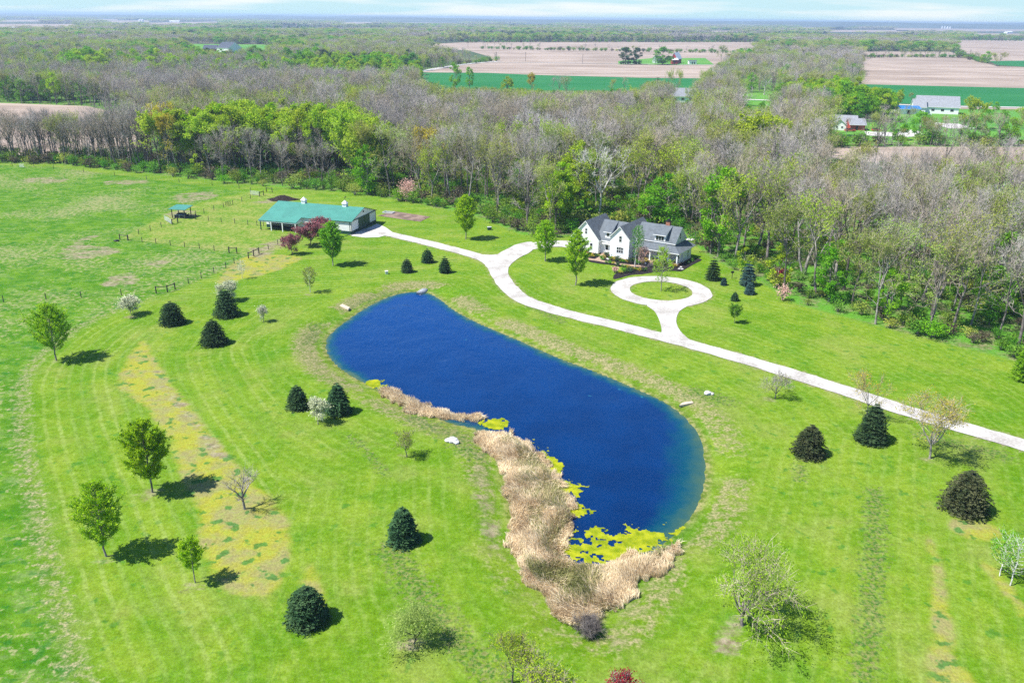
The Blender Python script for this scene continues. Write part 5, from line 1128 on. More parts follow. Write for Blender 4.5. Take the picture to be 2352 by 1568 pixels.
# ------------------------------------------------------------------ reeds and algae
def reeds(name, label, poly, n, h, seed, gfrac):
    rng = np.random.default_rng(seed); P = spline(GP(poly), 4, True); lo, hi = P.min(0) - 1, P.max(0) + 1; pts = np.zeros((0, 2))
    while len(pts) < n:
        q = lo + rng.random((n, 2)) * (hi - lo); q = q[sdf(q, P) < 1.8 * (vnoise(q, 2.2, seed + 8) - 0.45) + 1.2 * (vnoise(q, 0.6, seed + 9) - 0.5)]; q = q[rng.random(len(q)) < 0.2 + 1.1 * vnoise(q, 1.4, seed)]; pts = np.vstack([pts, q])
    pts = pts[:n]; d = -sdf(pts, P); s = sdf(pts, POND); z = np.where(s > 0, ground_z(pts), WATER_Z - 0.2)
    hh = h * (0.45 + 0.55 * rng.random(n)) * (0.55 + 0.45 * sstep(0, 1.5, d)) * (0.65 + 0.5 * vnoise(pts, 2.5, seed + 1))
    az = 2.2 * vnoise(pts, 3.0, seed + 2) * math.pi + rng.normal(size=n) * 0.7; ln = (0.15 + 0.65 * rng.random(n) ** 1.5) * (0.5 + vnoise(pts, 2.0, seed + 3))
    p0 = np.column_stack([pts, z]); off = np.column_stack([np.cos(az) * ln * hh, np.sin(az) * ln * hh, np.zeros(n)])
    p1 = p0 + off * 0.35 + np.column_stack([np.zeros((n, 2)), hh * 0.6]); p2 = p0 + off + np.column_stack([np.zeros((n, 2)), hh * (1 - 0.35 * ln)])
    w = 0.035 + 0.04 * rng.random(n)
    nn = np.cross(p2 - p0, rng.normal(size=(n, 3))); nn /= np.linalg.norm(nn, axis=1)[:, None]; nn *= w[:, None] / 2
    V = np.stack([p0 - nn, p0 + nn, p1 - nn * 0.9, p1 + nn * 0.9, p2 - nn * 0.2, p2 + nn * 0.2], 1).reshape(-1, 3); b = np.arange(n)[:, None] * 6
    F = np.concatenate([b + np.array([[0, 1, 3, 2]]), b + np.array([[2, 3, 5, 4]])]); gr = (vnoise(pts, 3.5, seed + 4) * 0.7 + 0.3 * rng.random(n)) < gfrac
    gr = (gr | ((s < -1.5) & (rng.random(n) < 0.4) & (vnoise(pts, 2.5, 77) > 0.4))) & (d > 0.6)
    link(name, raw_mesh(name, V, [F], [M['reed'], M['reed_green']], False, np.concatenate([gr, gr]).astype(int)), kind='stuff', label=label, cat='reeds')
reeds('reed_bed', 'large bed of dry tan reeds filling the near corner of the pond', [(1098, 1000), (1140, 985), (1185, 1000), (1240, 1040), (1272, 1080), (1300, 1130), (1325, 1180), (1300, 1215), (1290, 1250), (1320, 1280), (1380, 1285), (1440, 1268), (1490, 1260), (1570, 1232), (1515, 1298), (1430, 1370), (1388, 1408), (1350, 1445), (1300, 1418), (1240, 1345), (1195, 1290), (1172, 1200), (1160, 1110), (1140, 1050)], 95000, 1.85, 11, 0.34)
reeds('reed_bed', 'narrow strip of tan reeds standing in the water on the left shore', [(868, 897), (895, 888), (960, 912), (1040, 942), (1098, 950), (1070, 956), (1000, 951), (950, 940), (900, 920)], 14000, 1.9, 12, 0.1)
def algae(label, poly, seed, thr=0.36):
    P = spline(GP(poly, WATER_Z), 4, True); c = 0.11; lo, hi = P.min(0) - 1, P.max(0) + 1; ax = np.arange(lo[0], hi[0], c); ay = np.arange(lo[1], hi[1], c); X, Y = np.meshgrid(ax, ay); q = np.stack([X.ravel(), Y.ravel()], 1)
    v = np.minimum(-sdf(q, P) / 1.6, 0.75) + 1.5 * (vnoise(q, 1.9, seed) - 0.5) + 1.1 * (vnoise(q, 0.6, seed + 1) - 0.5) + 0.8 * (vnoise(q, 0.27, seed + 7) - 0.5)
    m = (v > thr - 0.1).reshape(X.shape); k = m[:-1, :-1] & m[1:, :-1] & m[:-1, 1:] & m[1:, 1:]; n = len(ax); j = (np.arange(len(ay) - 1)[:, None] * n + np.arange(n - 1)[None, :])[k]
    z = WATER_Z + 0.02 + 0.05 * vnoise(q, 0.6, seed + 2)
    qj = q + 0.12 * (np.stack([vnoise(q, 0.25, 50), vnoise(q, 0.25, 51)], 1) - 0.5)
    me = raw_mesh('algae', np.column_stack([qj, z]), [np.stack([j, j + 1, j + n + 1, j + n], 1)], [M['algae']], True)
    link('algae', me, kind='stuff', label=label, cat='algae')
algae('bright yellow green algae mats along the inner edge of the big reed bed', [(1225, 1010), (1260, 1035), (1290, 1060), (1300, 1100), (1330, 1110), (1335, 1140), (1300, 1145), (1350, 1170), (1345, 1190), (1300, 1190), (1340, 1212), (1440, 1214), (1560, 1212), (1575, 1225), (1530, 1270), (1450, 1292), (1370, 1310), (1260, 1300), (1240, 1190), (1215, 1080)], 61, 0.34)
algae('small yellow algae patch at the corner between the two reed beds', [(1105, 975), (1150, 962), (1180, 972), (1150, 985)], 63, 0.1)
algae('small floating algae leaves left of the narrow reed strip', [(838, 880), (865, 878), (875, 890), (848, 892)], 64, 0.1)
# ------------------------------------------------------------------ woods
B, BD, TW, TT = M['bark'], M['bark_dark'], M['twig'], M['twig_tan']
PR = {
    'bare': [wood_tree(1, 22, BD, TW, tr=.26), wood_tree(2, 20, BD, TW, spread=.6, fork=.35, leaders=4), wood_tree(3, 23, B, TW, fork=.5, spread=.5), wood_tree(4, 21, BD, TT, fork=.45), wood_tree(5, 24, BD, TW, fork=.55, spread=.45, leaders=2), wood_tree(6, 19, B, TT, spread=.7, fork=.3, leaders=4, tr=.3)],
    'bud': [wood_tree(11, 20, B, TT, M['l_bud'], .32, 2300, fork=.38), wood_tree(12, 22, BD, TW, M['l_bud'], .32, 1700, spread=.6), wood_tree(13, 18, B, TT, M['l_yel'], .32, 2400, spread=.65, fork=.33), wood_tree(14, 21, BD, TT, M['l_bud'], .34, 3000, fork=.45)],
    'yel': [wood_tree(21, 21, BD, TT, M['l_yel'], .48, 4200, topbias=1.2, spread=.6), wood_tree(22, 19, BD, TT, M['l_yel'], .48, 5000, topbias=.8, fork=.35, leaders=4), wood_tree(23, 20, BD, TT, M['l_gold'], .45, 4200, topbias=1.0, spread=.65)],
    'ylf': [leafy_tree(27, 20, 11, BD, M['l_yel'], 3600, .55, .40, 30), leafy_tree(28, 18, 9, BD, M['l_yel'], 3000, .5, .36, 26), leafy_tree(29, 21, 10, BD, M['l_ornam'], 3400, .55, .42, 28)],
    'sap': [leafy_tree(71, 7, 5, B, M['l_bright'], 1100, .4, .12, 18), leafy_tree(72, 9, 5, B, M['l_bright'], 1300, .4, .2, 18), leafy_tree(73, 6, 4.5, B, M['l_yel'], 800, .36, .1, 14)],
    'leafy': [leafy_tree(31, 15, 10, B, M['l_bright'], 3600, .55), leafy_tree(32, 12, 9, BD, M['l_green'], 3200, .52), leafy_tree(33, 17, 9, B, M['l_bright'], 3600, .5, .2, 30), leafy_tree(34, 10, 8, B, M['l_bright'], 2600, .45, .1, 26)],
    'syc': [wood_tree(41, 24, M['pale_bark'], M['pale_bark'], tw=.05, spread=.7, fork=.35, leaders=4, tr=.32, ntwig=3), wood_tree(42, 22, M['pale_bark'], TT, M['l_bud'], .3, 700, spread=.7, fork=.3, leaders=4, tr=.32)],
    'pine': [conifer(51, 16, 8, M['l_pine'], 14, 16, .8, .1, .30, 7), conifer(52, 12, 7, M['l_pine'], 11, 15, .7, .06, .32, 7, .4), leafy_tree(53, 16, 10, BD, M['l_pine'], 4200, .6, .04, 36)],
    'shrub': [shrub_proto(61, 2.6, 3.4, M['l_under'], 420, .38), shrub_proto(62, 3.4, 3.6, M['l_green'], 480, .40), shrub_proto(63, 2.2, 3.0, M['l_bud'], 300, .32), shrub_proto(64, 3.0, 3.6, M['l_under'], 380, .36), shrub_proto(65, 2.8, 3.8, M['brush'], 330, .42)],
}
NAMES = {'bare': 'bare_tree', 'bud': 'budding_tree', 'yel': 'yellow_budding_tree', 'ylf': 'yellow_green_tree', 'sap': 'leafy_sapling', 'leafy': 'leafy_tree', 'syc': 'sycamore_tree', 'pine': 'pine_tree', 'shrub': 'woodland_shrub'}
DESC = {'bare': 'tall leafless grey tree', 'bud': 'tall olive budding tree', 'yel': 'tall tree with sparse yellow buds', 'ylf': 'tall yellow green crowned tree', 'sap': 'small fresh green understorey tree', 'leafy': 'bushy bright green tree', 'syc': 'white barked bare tree', 'pine': 'dark green conifer', 'shrub': 'low green shrub'}
CAPS = {'bare': 290, 'bud': 290, 'yel': 120, 'ylf': 120, 'sap': 220, 'leafy': 200, 'syc': 50, 'pine': 40, 'shrub': 270}
KEYS = list(PR)
# crown colour regions, given by where the trees stand in the photograph: x, y, rx, ry, weights
REG = [
    (90, 368, 270, 26, dict(bare=.95, bud=.05)),
    (690, 380, 170, 38, dict(ylf=.74, leafy=.06, bare=.20)),
    (400, 385, 70, 18, dict(yel=.25, bare=.75)),
    (520, 412, 330, 22, dict(bare=.80, sap=.12, bud=.08)),
    (840, 425, 45, 20, dict(yel=.5, leafy=.5)),
    (1010, 400, 190, 90, dict(bare=.58, bud=.30, yel=.06, syc=.06)),
    (1290, 500, 120, 45, dict(leafy=.16, sap=.30, ylf=.06, bud=.14, bare=.34)),
    (1300, 360, 170, 70, dict(syc=.22, bare=.45, bud=.28, leafy=.05)),
    (1500, 470, 190, 60, dict(leafy=.10, sap=.24, bud=.28, bare=.34, yel=.04)),
    (1520, 340, 200, 70, dict(syc=.14, bud=.46, bare=.36, yel=.04)),
    (1690, 560, 75, 45, dict(leafy=.14, sap=.25, bud=.36, bare=.25)),
    (1760, 430, 130, 80, dict(yel=.10, bud=.40, bare=.33, sap=.13, syc=.04)),
    (2090, 540, 360, 170, dict(bud=.42, bare=.36, sap=.16, leafy=.02, syc=.04)),
    (150, 225, 240, 18, dict(leafy=.35, bare=.35, bud=.3)),
    (270, 186, 190, 26, dict(ylf=.42, leafy=.1, bud=.4, bare=.45)),
    (840, 190, 180, 32, dict(leafy=.46, ylf=.32, pine=.12, bare=.05, bud=.05)),
    (950, 176, 110, 12, dict(leafy=.35, pine=.45, bare=.2)),
    (540, 200, 170, 26, dict(leafy=.34, ylf=.40, bare=.35, bud=.2)),
    (470, 250, 420, 50, dict(bare=.64, bud=.20, ylf=.12, leafy=.04)),
    (1890, 266, 200, 34, dict(leafy=.55, ylf=.2, bud=.15, bare=.10)),
    (1760, 205, 200, 30, dict(bud=.45, bare=.35, leafy=.2)),
    (1960, 104, 240, 22, dict(bud=.6, bare=.3, leafy=.1)),
]
DEF = dict(bare=.42, bud=.30, leafy=.09, sap=.13, ylf=.06)
def pick_kind(dx, dy, rng, nz):
    best = DEF; bd = 1.0
    for x, y, rx, ry, w in REG:
        q = ((dx - x) / rx) ** 2 + ((dy - y) / ry) ** 2
        if q < bd: bd = q; best = w
    ks = list(best); p = np.array([best[k] for k in ks]); r = np.clip(0.65 * rng.random() + 0.35 * nz, 0, .999)
    return ks[int(np.searchsorted(np.cumsum(p / p.sum()), r))]

def allowed(P, margin=0.0, edge=0.0):
    d = D(P); e = np.interp(d[:, 0], EDGE[:, 0], EDGE[:, 1]); ok = d[:, 1] < e - edge
    for ex in EXCL: ok &= ~inside(P, ex)
    return ok, d
# open ground that stays in view over the tree tops
VIS = [np.array(v, float) for v in ([(-200, 234), (0, 238), (200, 243), (215, 247), (-200, 244)], [(957, 168), (1040, 153), (1144, 143), (1124, 130), (1000, 110), (935, 106), (1071, 98), (1760, 98), (1700, 118), (1640, 150), (1600, 180), (1490, 181), (1470, 202), (1300, 206), (1120, 198), (985, 196)],
    [(1980, 131), (2225, 133), (2352, 157), (2700, 165), (2700, 235), (2352, 232), (2200, 225), (2060, 205), (1970, 193)], [(2195, 93), (2700, 97), (2700, 142), (2352, 138), (2200, 112)], [(1885, 346), (2700, 350), (2700, 388), (2352, 376), (1960, 366)],
    [(2070, 222), (2200, 222), (2200, 266), (2070, 266)], [(1905, 266), (1990, 266), (1990, 304), (1905, 304)], [(1540, 207), (1602, 207), (1602, 228), (1540, 228)], [(1695, 222), (1785, 217), (1790, 243), (1695, 241)], [(1425, 106), (1620, 106), (1620, 150), (1425, 150)], [(400, 102), (620, 104), (625, 118), (470, 122)],
    [(1990, 306), (2120, 300), (2120, 316), (1990, 314)])]
def D3(x, y, z):
    fy = y * math.cos(PITCH) - (z - CAM_H) * math.sin(PITCH); v2 = (y * math.sin(PITCH) + (z - CAM_H) * math.cos(PITCH)) / fy; u2 = x / fy
    return 1176 + (u2 * _c + v2 * _s) * FOC, 784 - (-u2 * _s + v2 * _c) * FOC
def hides(x, y, H):
    q = np.array([D3(x, y, H * f) for f in (0.25, 0.45, 0.62, 0.8, 0.93, 1.0)])
    return any(inside(q, v).any() for v in VIS)
rng = np.random.default_rng(2024)
def jitter(y0, y1, s, slope=0.70, pad=30):
    ys = np.arange(y0, y1, s); xm = y1 * slope + pad; xs = np.arange(-xm, xm, s); X, Y = np.meshgrid(xs, ys); q = np.stack([X.ravel(), Y.ravel()], 1) + s * 0.85 * (rng.random((X.size, 2)) - 0.5)
    return q[np.abs(q[:, 0]) < q[:, 1] * slope + pad]
cand = np.vstack([jitter(125, 420, 6.7), jitter(420, 640, 7.2), jitter(640, 1000, 9.5)])
ok, dc = allowed(cand, edge=3); cand = cand[ok]; dc = dc[ok]
thin = rng.random(len(cand)) < 0.55 + 0.6 * vnoise(cand, 22, 5)
# a thinner strip right behind the mown edge and behind the house
cand = cand[thin]; dc = dc[thin]
nz = vnoise(cand, 26, 17)
kinds = [pick_kind(a, b, rng, n) for (a, b), n in zip(dc, nz)]
order = np.argsort(np.hypot(cand[:, 0], cand[:, 1]))
def zone(dx, dy):
    if dy < 262: return 'far wood beyond the fields'
    if dx < 330: return 'row in front of the far left field'
    if dx < 980: return 'wood behind the pasture and barn'
    if dx < 1330: return 'wood behind the driveway fork'
    if dx < 1700: return 'wood behind the white house'
    return 'wood along the right lawn'
used = {k: 0 for k in KEYS}; rest = []
HS = {'bare': (19, 26), 'bud': (17, 23), 'yel': (18, 23), 'ylf': (17, 22), 'sap': (4, 9), 'leafy': (8, 15), 'syc': (22, 27), 'pine': (11, 18), 'shrub': (1.8, 4)}
def place(k, x, y, d, i):
    pr = PR[k]; v = int(rng.integers(0, len(pr))); lo, hi = HS[k]; H = lo + (hi - lo) * rng.random(); dist = math.hypot(x, y)
    if k in ('bare', 'bud', 'syc') and d[0] > 1900: H *= 0.92
    if k == 'shrub' and d[0] > 1650: H *= 0.72
    if k == 'bare' and 340 < d[0] < 860 and d[1] > 384: H *= 0.74
    if k in ('bare', 'bud') and d[0] < 345 and 352 < d[1] < 384: H = 14.5 + 5 * rng.random()
    if k == 'leafy' and dist > 480: H *= 1.35
    if dist > 520: H *= 0.88
    if k == 'sap' and dist > 420: k = 'leafy' if rng.random() < 0.4 else 'bud'; pr = PR[k]; v = int(rng.integers(0, len(pr))); H = HS[k][0] + 2
    rz = rng.random() * 6.283; wd = 0.9 + 0.3 * rng.random()
    if k != 'shrub' and y > 250:
        if hides(x, y, H):
            H *= 0.8
            if hides(x, y, H): H *= 0.78
            if hides(x, y, H) and rng.random() > 0.04: return
    elif k == 'shrub' and y > 300 and hides(x, y, H): return
    if used[k] < CAPS[k]:
        used[k] += 1; zn = zone(*d); pr[v].put(NAMES[k], f'{DESC[k]} in the {zn}', 'shrub' if k == 'shrub' else 'tree', x, y, H, rz, f'{DESC[k]}s in the {zn}', wd, 0.0)
    else: rest.append((k, v, x, y, H / pr[v].H, wd, rz))
# specimen trees that stand out from the wood
def specimen(k, v, x, y, ytop, wide, label):
    p = G(x, y); used[k] += 1; PR[k][v].put(NAMES[k], label, 'tree', p[0], p[1], hgt(x, y, ytop), 1.3 * x, None, wide, 0.0)
specimen('leafy', 0, 845, 446, 330, 0.95, 'big vivid green leafy tree at the wood edge behind the barn')
specimen('ylf', 0, 842, 430, 290, 0.95, 'tall yellow green tree towering behind the big vivid green tree')
specimen('leafy', 2, 1650, 590, 375, 1.0, 'tall fresh green tree right of the house at the wood edge')
specimen('leafy', 3, 1752, 490, 400, 1.0, 'rounded bright green tree in the wood right of the tall fresh green tree')
specimen('leafy', 3, 1490, 512, 430, 1.0, 'bright green tree standing behind the house roof')
specimen('leafy', 2, 1290, 520, 395, 0.9, 'fresh green tree at the wood edge left of the house')
specimen('syc', 0, 1375, 505, 320, 1.2, 'huge leafless grey tree rising behind the left gable of the house')
specimen('syc', 0, 2270, 640, 420, 1.2, 'large white limbed bare tree near the right edge of the wood')
specimen('yel', 2, 380, 382, 238, 1.1, 'golden tree standing out above the bare trees left of centre')
specimen('yel', 0, 1735, 435, 260, 1.5, 'wide spreading dark limbed tree with yellow haze before the small tan field')
specimen('leafy', 0, 920, 218, 148, 1.0, 'rounded bright green tree at the left end of the green wheat field')
specimen('leafy', 2, 1045, 208, 142, 1.0, 'upright green tree group leader in front of the green wheat field')
specimen('leafy', 1, 1521, 148.8, 109, 1.9, 'rounded green tree beside the red barn')
specimen('pine', 2, 1436, 148.6, 108, 1.5, 'tall dark conifer at the left of the red barn farm')
specimen('pine', 2, 1462, 148.6, 109, 1.3, 'second dark conifer on the farm next to the small dark house')
specimen('pine', 0, 562, 168, 128, 1.2, 'solitary dark pine rising from the yellow green wood at the left')
specimen('pine', 1, 1508, 218, 178, 1.5, 'broad dark green tree left of the pale grey roofed house')
specimen('leafy', 2, 2067, 240, 201, 0.8, 'slim bright green tree by the road left of the big white building')
specimen('bud', 3, 2092, 242, 212, 0.9, 'round olive tree by the road left of the big white building')
specimen('yel', 1, 2232, 300, 222, 1.1, 'yellow green tree right of the big white building')
specimen('leafy', 3, 2285, 262, 234, 0.8, 'small green tree by the road at the far right')
specimen('leafy', 2, 1078, 205, 152, 0.9, 'darker green tree right of the upright tree before the green wheat field')
specimen('ylf', 0, 1165, 232, 176, 1.2, 'yellow green tree overlapping the lower edge of the green wheat field')
specimen('yel', 2, 1222, 232, 168, 0.9, 'pointed golden tree overlapping the green wheat field')
specimen('bud', 1, 1302, 236, 172, 1.2, 'pale olive tree between the golden tree and the dark leafless tree')
specimen('bud', 0, 1532, 222, 158, 0.8, 'slender tall tree left of the pair above the pale grey roof')
specimen('bud', 2, 1553, 222, 156, 0.8, 'slender tall tree right of the pair above the pale grey roof')
specimen('syc', 1, 1755, 218, 153, 1.9, 'big rounded pale whitish tree above the green yard')
specimen('bare', 5, 1822, 205, 150, 1.7, 'wide rounded grey tree behind the dark roofed cabin')
specimen('bare', 3, 1940, 200, 122, 1.1, 'tallest grey tree at the left edge of the right hand tan field')
specimen('bud', 3, 1655, 148, 104, 1.2, 'rounded olive tree on the tan field right of the farmyard')
specimen('bare', 1, 1285, 222, 170, 1.2, 'dark leafless tree standing against the green wheat field')
specimen('leafy', 3, 2265, 145, 118, 1.3, 'lone round green tree at the end of the far right hedge')
for x, y, yt, k, v in ((2080, 300, 240, 'bud', 1), (2110, 318, 256, 'leafy', 3), (2050, 306, 250, 'bud', 0), (1990, 318, 262, 'bare', 1), (2020, 322, 258, 'bud', 2), (2150, 318, 264, 'bud', 3), (2180, 320, 268, 'bare', 0), (2210, 322, 262, 'yel', 1), (2250, 322, 258, 'bud', 0), (2290, 318, 262, 'bare', 3), (2330, 324, 270, 'bud', 2), (2130, 298, 262, 'pine', 0), (2060, 322, 268, 'leafy', 3), (1945, 322, 268, 'bare', 2), (1900, 318, 258, 'bare', 4), (2300, 300, 250, 'leafy', 2), (2340, 296, 246, 'yel', 0), (2260, 296, 250, 'leafy', 3)):
    p = G(x, y); dx = D([p])[0]; used[k] += 1; PR[k][v].put(NAMES[k], f'{DESC[k]} in the yards around the white bungalow', 'tree', p[0], p[1], hgt(x, y, yt), x * 1.0, f'{DESC[k]}s in the yards around the white bungalow', 1.1, 0.0)
for j in range(40):            # the belt of full yellow green crowns behind the barn pasture
    x = 372 + 440 * (j + rng.random()) / 40; y = 384 + 14 * rng.random() + 0.02 * (x - 372); p = G(x, y); kk = 'ylf' if j not in (0, 1) else 'yel'; v = int(rng.integers(0, 3)) if kk == 'ylf' else 2
    used[kk] += 1; PR[kk][v].put(NAMES[kk], f'{DESC[kk]} in the bright belt behind the barn pasture' if kk == 'ylf' else 'golden budding tree in the bright belt behind the barn pasture', 'tree', p[0], p[1], hgt(x, y, 236 + 34 * rng.random() - 0.02 * (x - 372)), rng.random() * 6, ('yellow green' if kk == 'ylf' else 'golden') + ' trees in the bright belt', 0.9 + 0.3 * rng.random(), 0.0)
def grove(n, x0, x1, y0, y1, hlo, hhi, kinds, where):
    for _ in range(n):
        x = x0 + (x1 - x0) * rng.random(); y = y0 + (y1 - y0) * rng.random(); kk = kinds[int(rng.integers(0, len(kinds)))]; v = {'leafy': int(rng.integers(0, 4)), 'ylf': int(rng.integers(0, 3)), 'pine': 2}[kk]
        p = G(x, y); H = hlo + (hhi - hlo) * rng.random()
        if hides(p[0], p[1], H): continue
        used[kk] += 1; PR[kk][v].put(NAMES[kk], f'{DESC[kk]} in the {where}', 'tree', p[0], p[1], H, rng.random() * 6, f'{DESC[kk]}s in the {where}', 1.0 + 0.4 * rng.random(), 0.0)
grove(70, 570, 960, 158, 196, 15, 22, ['leafy', 'leafy', 'ylf', 'pine'], 'bright grove left of the far tan fields')
grove(34, 170, 480, 168, 200, 18, 24, ['ylf', 'ylf', 'leafy'], 'bright grove in the far wood on the left')
grove(14, 0, 210, 224, 232, 10, 16, ['leafy'], 'far edge of the far left field')
grove(34, 1830, 2040, 240, 284, 13, 19, ['leafy', 'leafy', 'ylf'], 'bright grove left of the big white building')
grove(6, 1240, 1330, 470, 535, 11, 16, ['leafy', 'ylf'], 'wood edge left of the white house')
grove(4, 1440, 1720, 440, 520, 13, 17, ['leafy'], 'wood behind the white house roofs')
rowc = jitter(295, 350, 3.7); rd = D(rowc); rm = (rd[:, 0] > -60) & (rd[:, 0] < 350) & (rd[:, 1] > 357) & (rd[:, 1] < np.interp(rd[:, 0], EDGE[:, 0], EDGE[:, 1]) - 2)
for (x, y), dd_ in zip(rowc[rm], rd[rm]):
    if rng.random() < 0.8: place('bare' if rng.random() < 0.9 else 'bud', x, y, dd_, 0)
for i in order: place(kinds[i], cand[i][0], cand[i][1], dc[i], i)
# hedgerows along the far fields: shrubs with a few small trees
HEDGE = [[(1104, 113), (1200, 115), (1330, 117), (1450, 119), (1570, 121), (1640, 122)], [(1980, 133), (2100, 132), (2220, 133), (2262, 146)], [(1640, 122), (1760, 124)], [(1860, 336), (2100, 334), (2352, 336), (2500, 340)], [(1070, 98.5), (1300, 97.5), (1568, 97.5), (1760, 98)], [(2200, 93), (2500, 97)], [(1140, 141), (1050, 149)], [(860, 176), (960, 170)]]
for h in HEDGE:
    L = GP(h); seg = np.linalg.norm(np.diff(L, axis=0), axis=1); n = int(seg.sum() / 3.5); t = np.linspace(0, seg.sum(), n); cum = np.concatenate([[0], np.cumsum(seg)])
    X = np.interp(t, cum, L[:, 0]); Y = np.interp(t, cum, L[:, 1])
    for x, y in zip(X, Y):
        x += 2.5 * rng.normal(); y += 2.5 * rng.normal(); r = rng.random()
        if r < 0.75: rest.append(('shrub', int(rng.integers(0, 5)), x, y, 1.2 + 1.0 * rng.random(), 1.2, rng.random() * 6))
        else: k = 'bare' if r < 0.9 else 'bud'; rest.append((k, int(rng.integers(0, 4)), x, y, 0.35 + 0.3 * rng.random(), 1.1, rng.random() * 6))
# shrubs along the wood edge and inside it
cs = np.vstack([jitter(125, 330, 3.4)]); oks, ds = allowed(cs, edge=0.0); cs = cs[oks]; ds = ds[oks]
ed = np.interp(ds[:, 0], EDGE[:, 0], EDGE[:, 1]) - ds[:, 1]
distc = np.hypot(cs[:, 0], cs[:, 1]); depth = ed * distc ** 2 / (CAM_H * FOC)        # metres behind the edge
pk = rng.random(len(cs)) < np.where(depth < 9, 0.95, np.where(depth < 70, 0.7, 0.5))
cs = cs[pk]; ds = ds[pk]; depth = depth[pk]
for i in np.argsort(depth + 0.15 * np.hypot(cs[:, 0], cs[:, 1])): place('shrub', cs[i][0], cs[i][1], ds[i], i)

def scatter(name, rows, label, cat):
    """one object whose points carry instances of the plants above"""
    pk = []; P = []; Sc = []; Rz = []
    idx = {}; pro = []
    for k, v, x, y, s, wd, rz in rows:
        if (k, v) not in idx: idx[(k, v)] = len(pro); pro.append(PR[k][v])
        pk.append(idx[(k, v)]); P.append((x, y, 0)); Sc.append((s * wd, s * wd, s)); Rz.append((0, 0, rz))
    me = raw_mesh(name, np.array(P), []); o = link(name, me, kind='stuff', label=label, cat=cat)
    a = me.attributes.new('pick', 'INT', 'POINT'); a.data.foreach_set('value', np.array(pk, np.int32))
    a = me.attributes.new('size', 'FLOAT_VECTOR', 'POINT'); a.data.foreach_set('vector', np.array(Sc, np.float32).ravel())
    a = me.attributes.new('turn', 'FLOAT_VECTOR', 'POINT'); a.data.foreach_set('vector', np.array(Rz, np.float32).ravel())
    ng = bpy.data.node_groups.new(name, 'GeometryNodeTree'); ng.interface.new_socket('Geometry', in_out='INPUT', socket_type='NodeSocketGeometry'); ng.interface.new_socket('Geometry', in_out='OUTPUT', socket_type='NodeSocketGeometry')
    N = ng.nodes; Lk = ng.links.new; gi = N.new('NodeGroupInput'); go = N.new('NodeGroupOutput'); jn = N.new('GeometryNodeJoinGeometry')
    def named(n, t): q = N.new('GeometryNodeInputNamedAttribute'); q.data_type = t; q.inputs['Name'].default_value = n; return q.outputs[0]
    pkn = named('pick', 'INT'); szn = named('size', 'FLOAT_VECTOR'); tn = named('turn', 'FLOAT_VECTOR'); er = N.new('FunctionNodeEulerToRotation'); Lk(tn, er.inputs[0])
    for k, pr in enumerate(pro):
        jj_ = N.new('GeometryNodeJoinGeometry')
        for ob in pr.first:
            oi = N.new('GeometryNodeObjectInfo'); oi.transform_space = 'ORIGINAL'; oi.inputs['Object'].default_value = ob; Lk(oi.outputs['Geometry'], jj_.inputs[0])
        ti = N.new('GeometryNodeGeometryToInstance'); Lk(jj_.outputs[0], ti.inputs[0])
        cmp_ = N.new('FunctionNodeCompare'); cmp_.data_type = 'INT'; cmp_.operation = 'EQUAL'
        ci = [s for s in cmp_.inputs if s.type == 'INT']; Lk(pkn, ci[0]); ci[1].default_value = k
        ip = N.new('GeometryNodeInstanceOnPoints'); Lk(gi.outputs[0], ip.inputs['Points']); Lk(cmp_.outputs[0], ip.inputs['Selection']); Lk(ti.outputs[0], ip.inputs['Instance']); Lk(er.outputs[0], ip.inputs['Rotation']); Lk(szn, ip.inputs['Scale'])
        Lk(ip.outputs[0], jn.inputs[0])
    Lk(jn.outputs[0], go.inputs[0]); md = o.modifiers.new('planting', 'NODES'); md.node_group = ng
    return o
for k in KEYS:                                   # every proto needs one planted tree to copy from
    for v, pr in enumerate(PR[k]):
        if pr.first is None: rest[:] = [(a, 0 if (a, b_) == (k, v) else b_, *c_) for a, b_, *c_ in rest]
scatter('woodland', [r for r in rest if r[0] != 'shrub'], 'mixed bare and leafing woodland stretching back behind the nearer trees', 'woodland')
scatter('undergrowth', [r for r in rest if r[0] == 'shrub'], 'green undergrowth beneath the woodland trees and along far hedges', 'undergrowth')
# distant forest to the horizon: crowns grow wider with distance, fields stay open
far = []
d = 960.0
while d < 9500:
    s = max(10.0, d / 95.0); n = int(1.5 * d / s)
    for a in np.linspace(-0.66, 0.66, n):
        a += (rng.random() - 0.5) * 1.32 / n; r = d + (rng.random() - 0.5) * s; far.append((r * math.sin(a), r * math.cos(a), s))
    d += s
far = np.array(far); ok, df = allowed(far[:, :2])
FV = [np.array(q, float) + np.array([0, 0.0]) for q in FARF] + VIS
for hh in (5, 12):
    a_ = np.array([D3(x, y, hh) for x, y, _ in far])
    for q in FV: ok &= ~inside(a_, q)
far = far[ok]
cl = 0.6 * vnoise(far[:, :2], 420, 8) + 0.4 * vnoise(far[:, :2], 1100, 9)
keepf = (cl > 0.34) | (far[:, 1] < 1500); far = far[keepf]; cl = cl[keepf]; nzf = 0.7 * vnoise(far[:, :2], 230, 10) + 0.3 * vnoise(far[:, :2], 70, 12)
rows = []
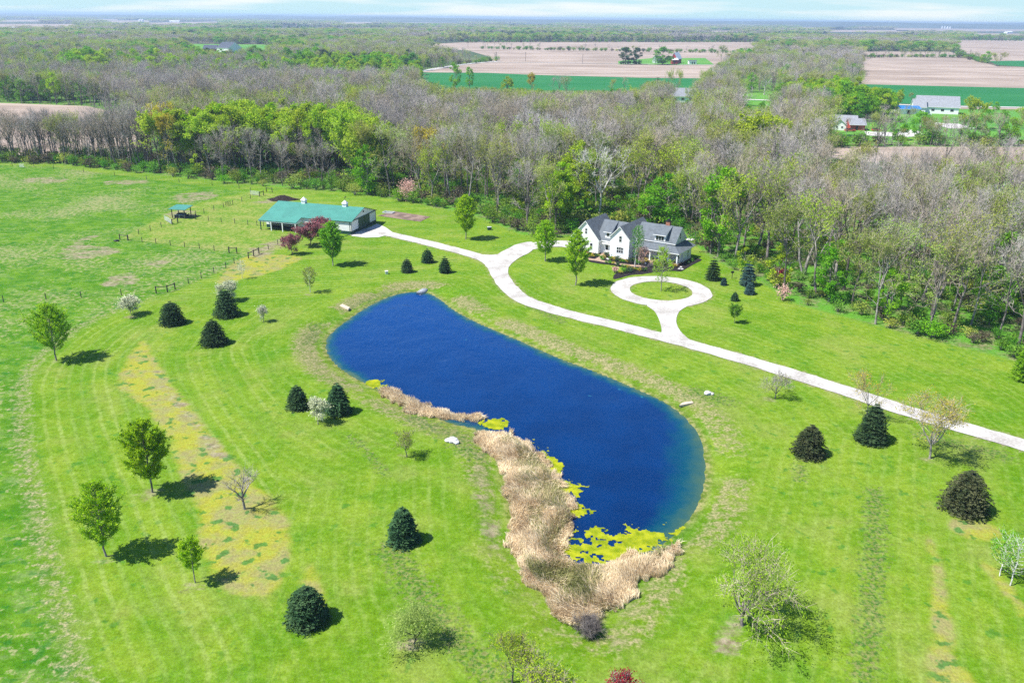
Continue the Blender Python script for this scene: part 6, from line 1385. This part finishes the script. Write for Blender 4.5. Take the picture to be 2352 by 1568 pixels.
for (x, y, s), q in zip(far, nzf):
    r = float(np.clip(0.38 * rng.random() + 0.9 * (q - 0.5) + 0.32, 0, 1))
    if r < .46: k, v = 'bare', int(rng.integers(0, 4))
    elif r < .76: k, v = 'bud', int(rng.integers(0, 4))
    elif r < .88: k, v = 'leafy', int(rng.integers(0, 4))
    elif r < .95: k, v = 'pine', 1 + int(rng.integers(0, 2))
    else: k, v = 'ylf', int(rng.integers(0, 3))
    if PR[k][v].first is None: v = 0
    h = 12 + 7 * rng.random(); sc = h / PR[k][v].H; rows.append((k, v, x, y, sc, max(1.0, s / 8.5), rng.random() * 6.3))
for belt in ([(-40, 67), (420, 65)], [(500, 74), (930, 72)], [(950, 84), (1700, 88)], [(960, 95), (1740, 95.5)], [(1760, 84), (2190, 86)], [(150, 96), (700, 94)], [(1700, 77), (2352, 80)], [(0, 84), (500, 80)], [(600, 62), (1400, 64)]):
    L = GP(belt); ln = float(np.linalg.norm(L[1] - L[0])); n = int(ln / 11)
    for t_ in np.linspace(0, 1, n):
        x, y = L[0] + (L[1] - L[0]) * t_ + rng.normal(size=2) * np.array([5, 9]); hz_ = [D3(x, y, 9), D3(x, y, 16)]
        if any(inside(np.array(hz_), q).any() for q in FV) or rng.random() < 0.12: continue
        k, v = ('pine', 2) if rng.random() < 0.5 else ('leafy', 1); rows.append((k, v, x, y, (13 + 6 * rng.random()) / PR[k][v].H, 1.5, rng.random() * 6))
scatter('distant_forest', rows, 'hazy mixed forest reaching to the horizon', 'forest')
# low wooded rises on the skyline
hx = np.linspace(-16000, 16000, 260); HV = []; 
for y0, hh, sd in ((9500, 57, 1), (12500, 58, 2)):
    pts = np.stack([hx, hx * 0], 1); z = hh * (0.25 + 0.75 * (0.6 * vnoise(pts, 2600, sd) + 0.4 * vnoise(pts, 700, sd + 3))); HV.append((y0, z))
V = []; F = []
for y0, z in HV:
    o = len(V); n = len(hx)
    for yy, k in ((y0 - 1500, 0.0), (y0, 1.0), (y0 + 1500, 0.0)): V += [(x, yy, zz * k - (1 - k) * 2) for x, zz in zip(hx, z)]
    F += [[o + r * n + i, o + r * n + i + 1, o + (r + 1) * n + i + 1, o + (r + 1) * n + i] for r in range(2) for i in range(n - 1)]
link('hills', raw_mesh('hills', np.array(V), [np.array(F)], [plain('wooded_hills', (0.09, 0.11, 0.08), 0.95, 0.0, var=0.3, scale=0.002)], True), kind='structure')

# ------------------------------------------------------------------ air
hz = MB(); hz.box(-19000, -400, -8, 19000, 18000, 60)
t = NT('air'); pv = t.n('ShaderNodeVolumePrincipled'); pv.inputs['Color'].default_value = (0.60, 0.79, 1.0, 1); pv.inputs['Density'].default_value = 0.000125; pv.inputs['Anisotropy'].default_value = 0.2
t.t.links.new(pv.outputs[0], t.out.inputs['Volume'])
hz.build('haze', t.mat, kind='stuff', label='pale blue haze over the distant country', cat='haze')
print('placed', used, 'rest', len(rest), 'far', len(rows))
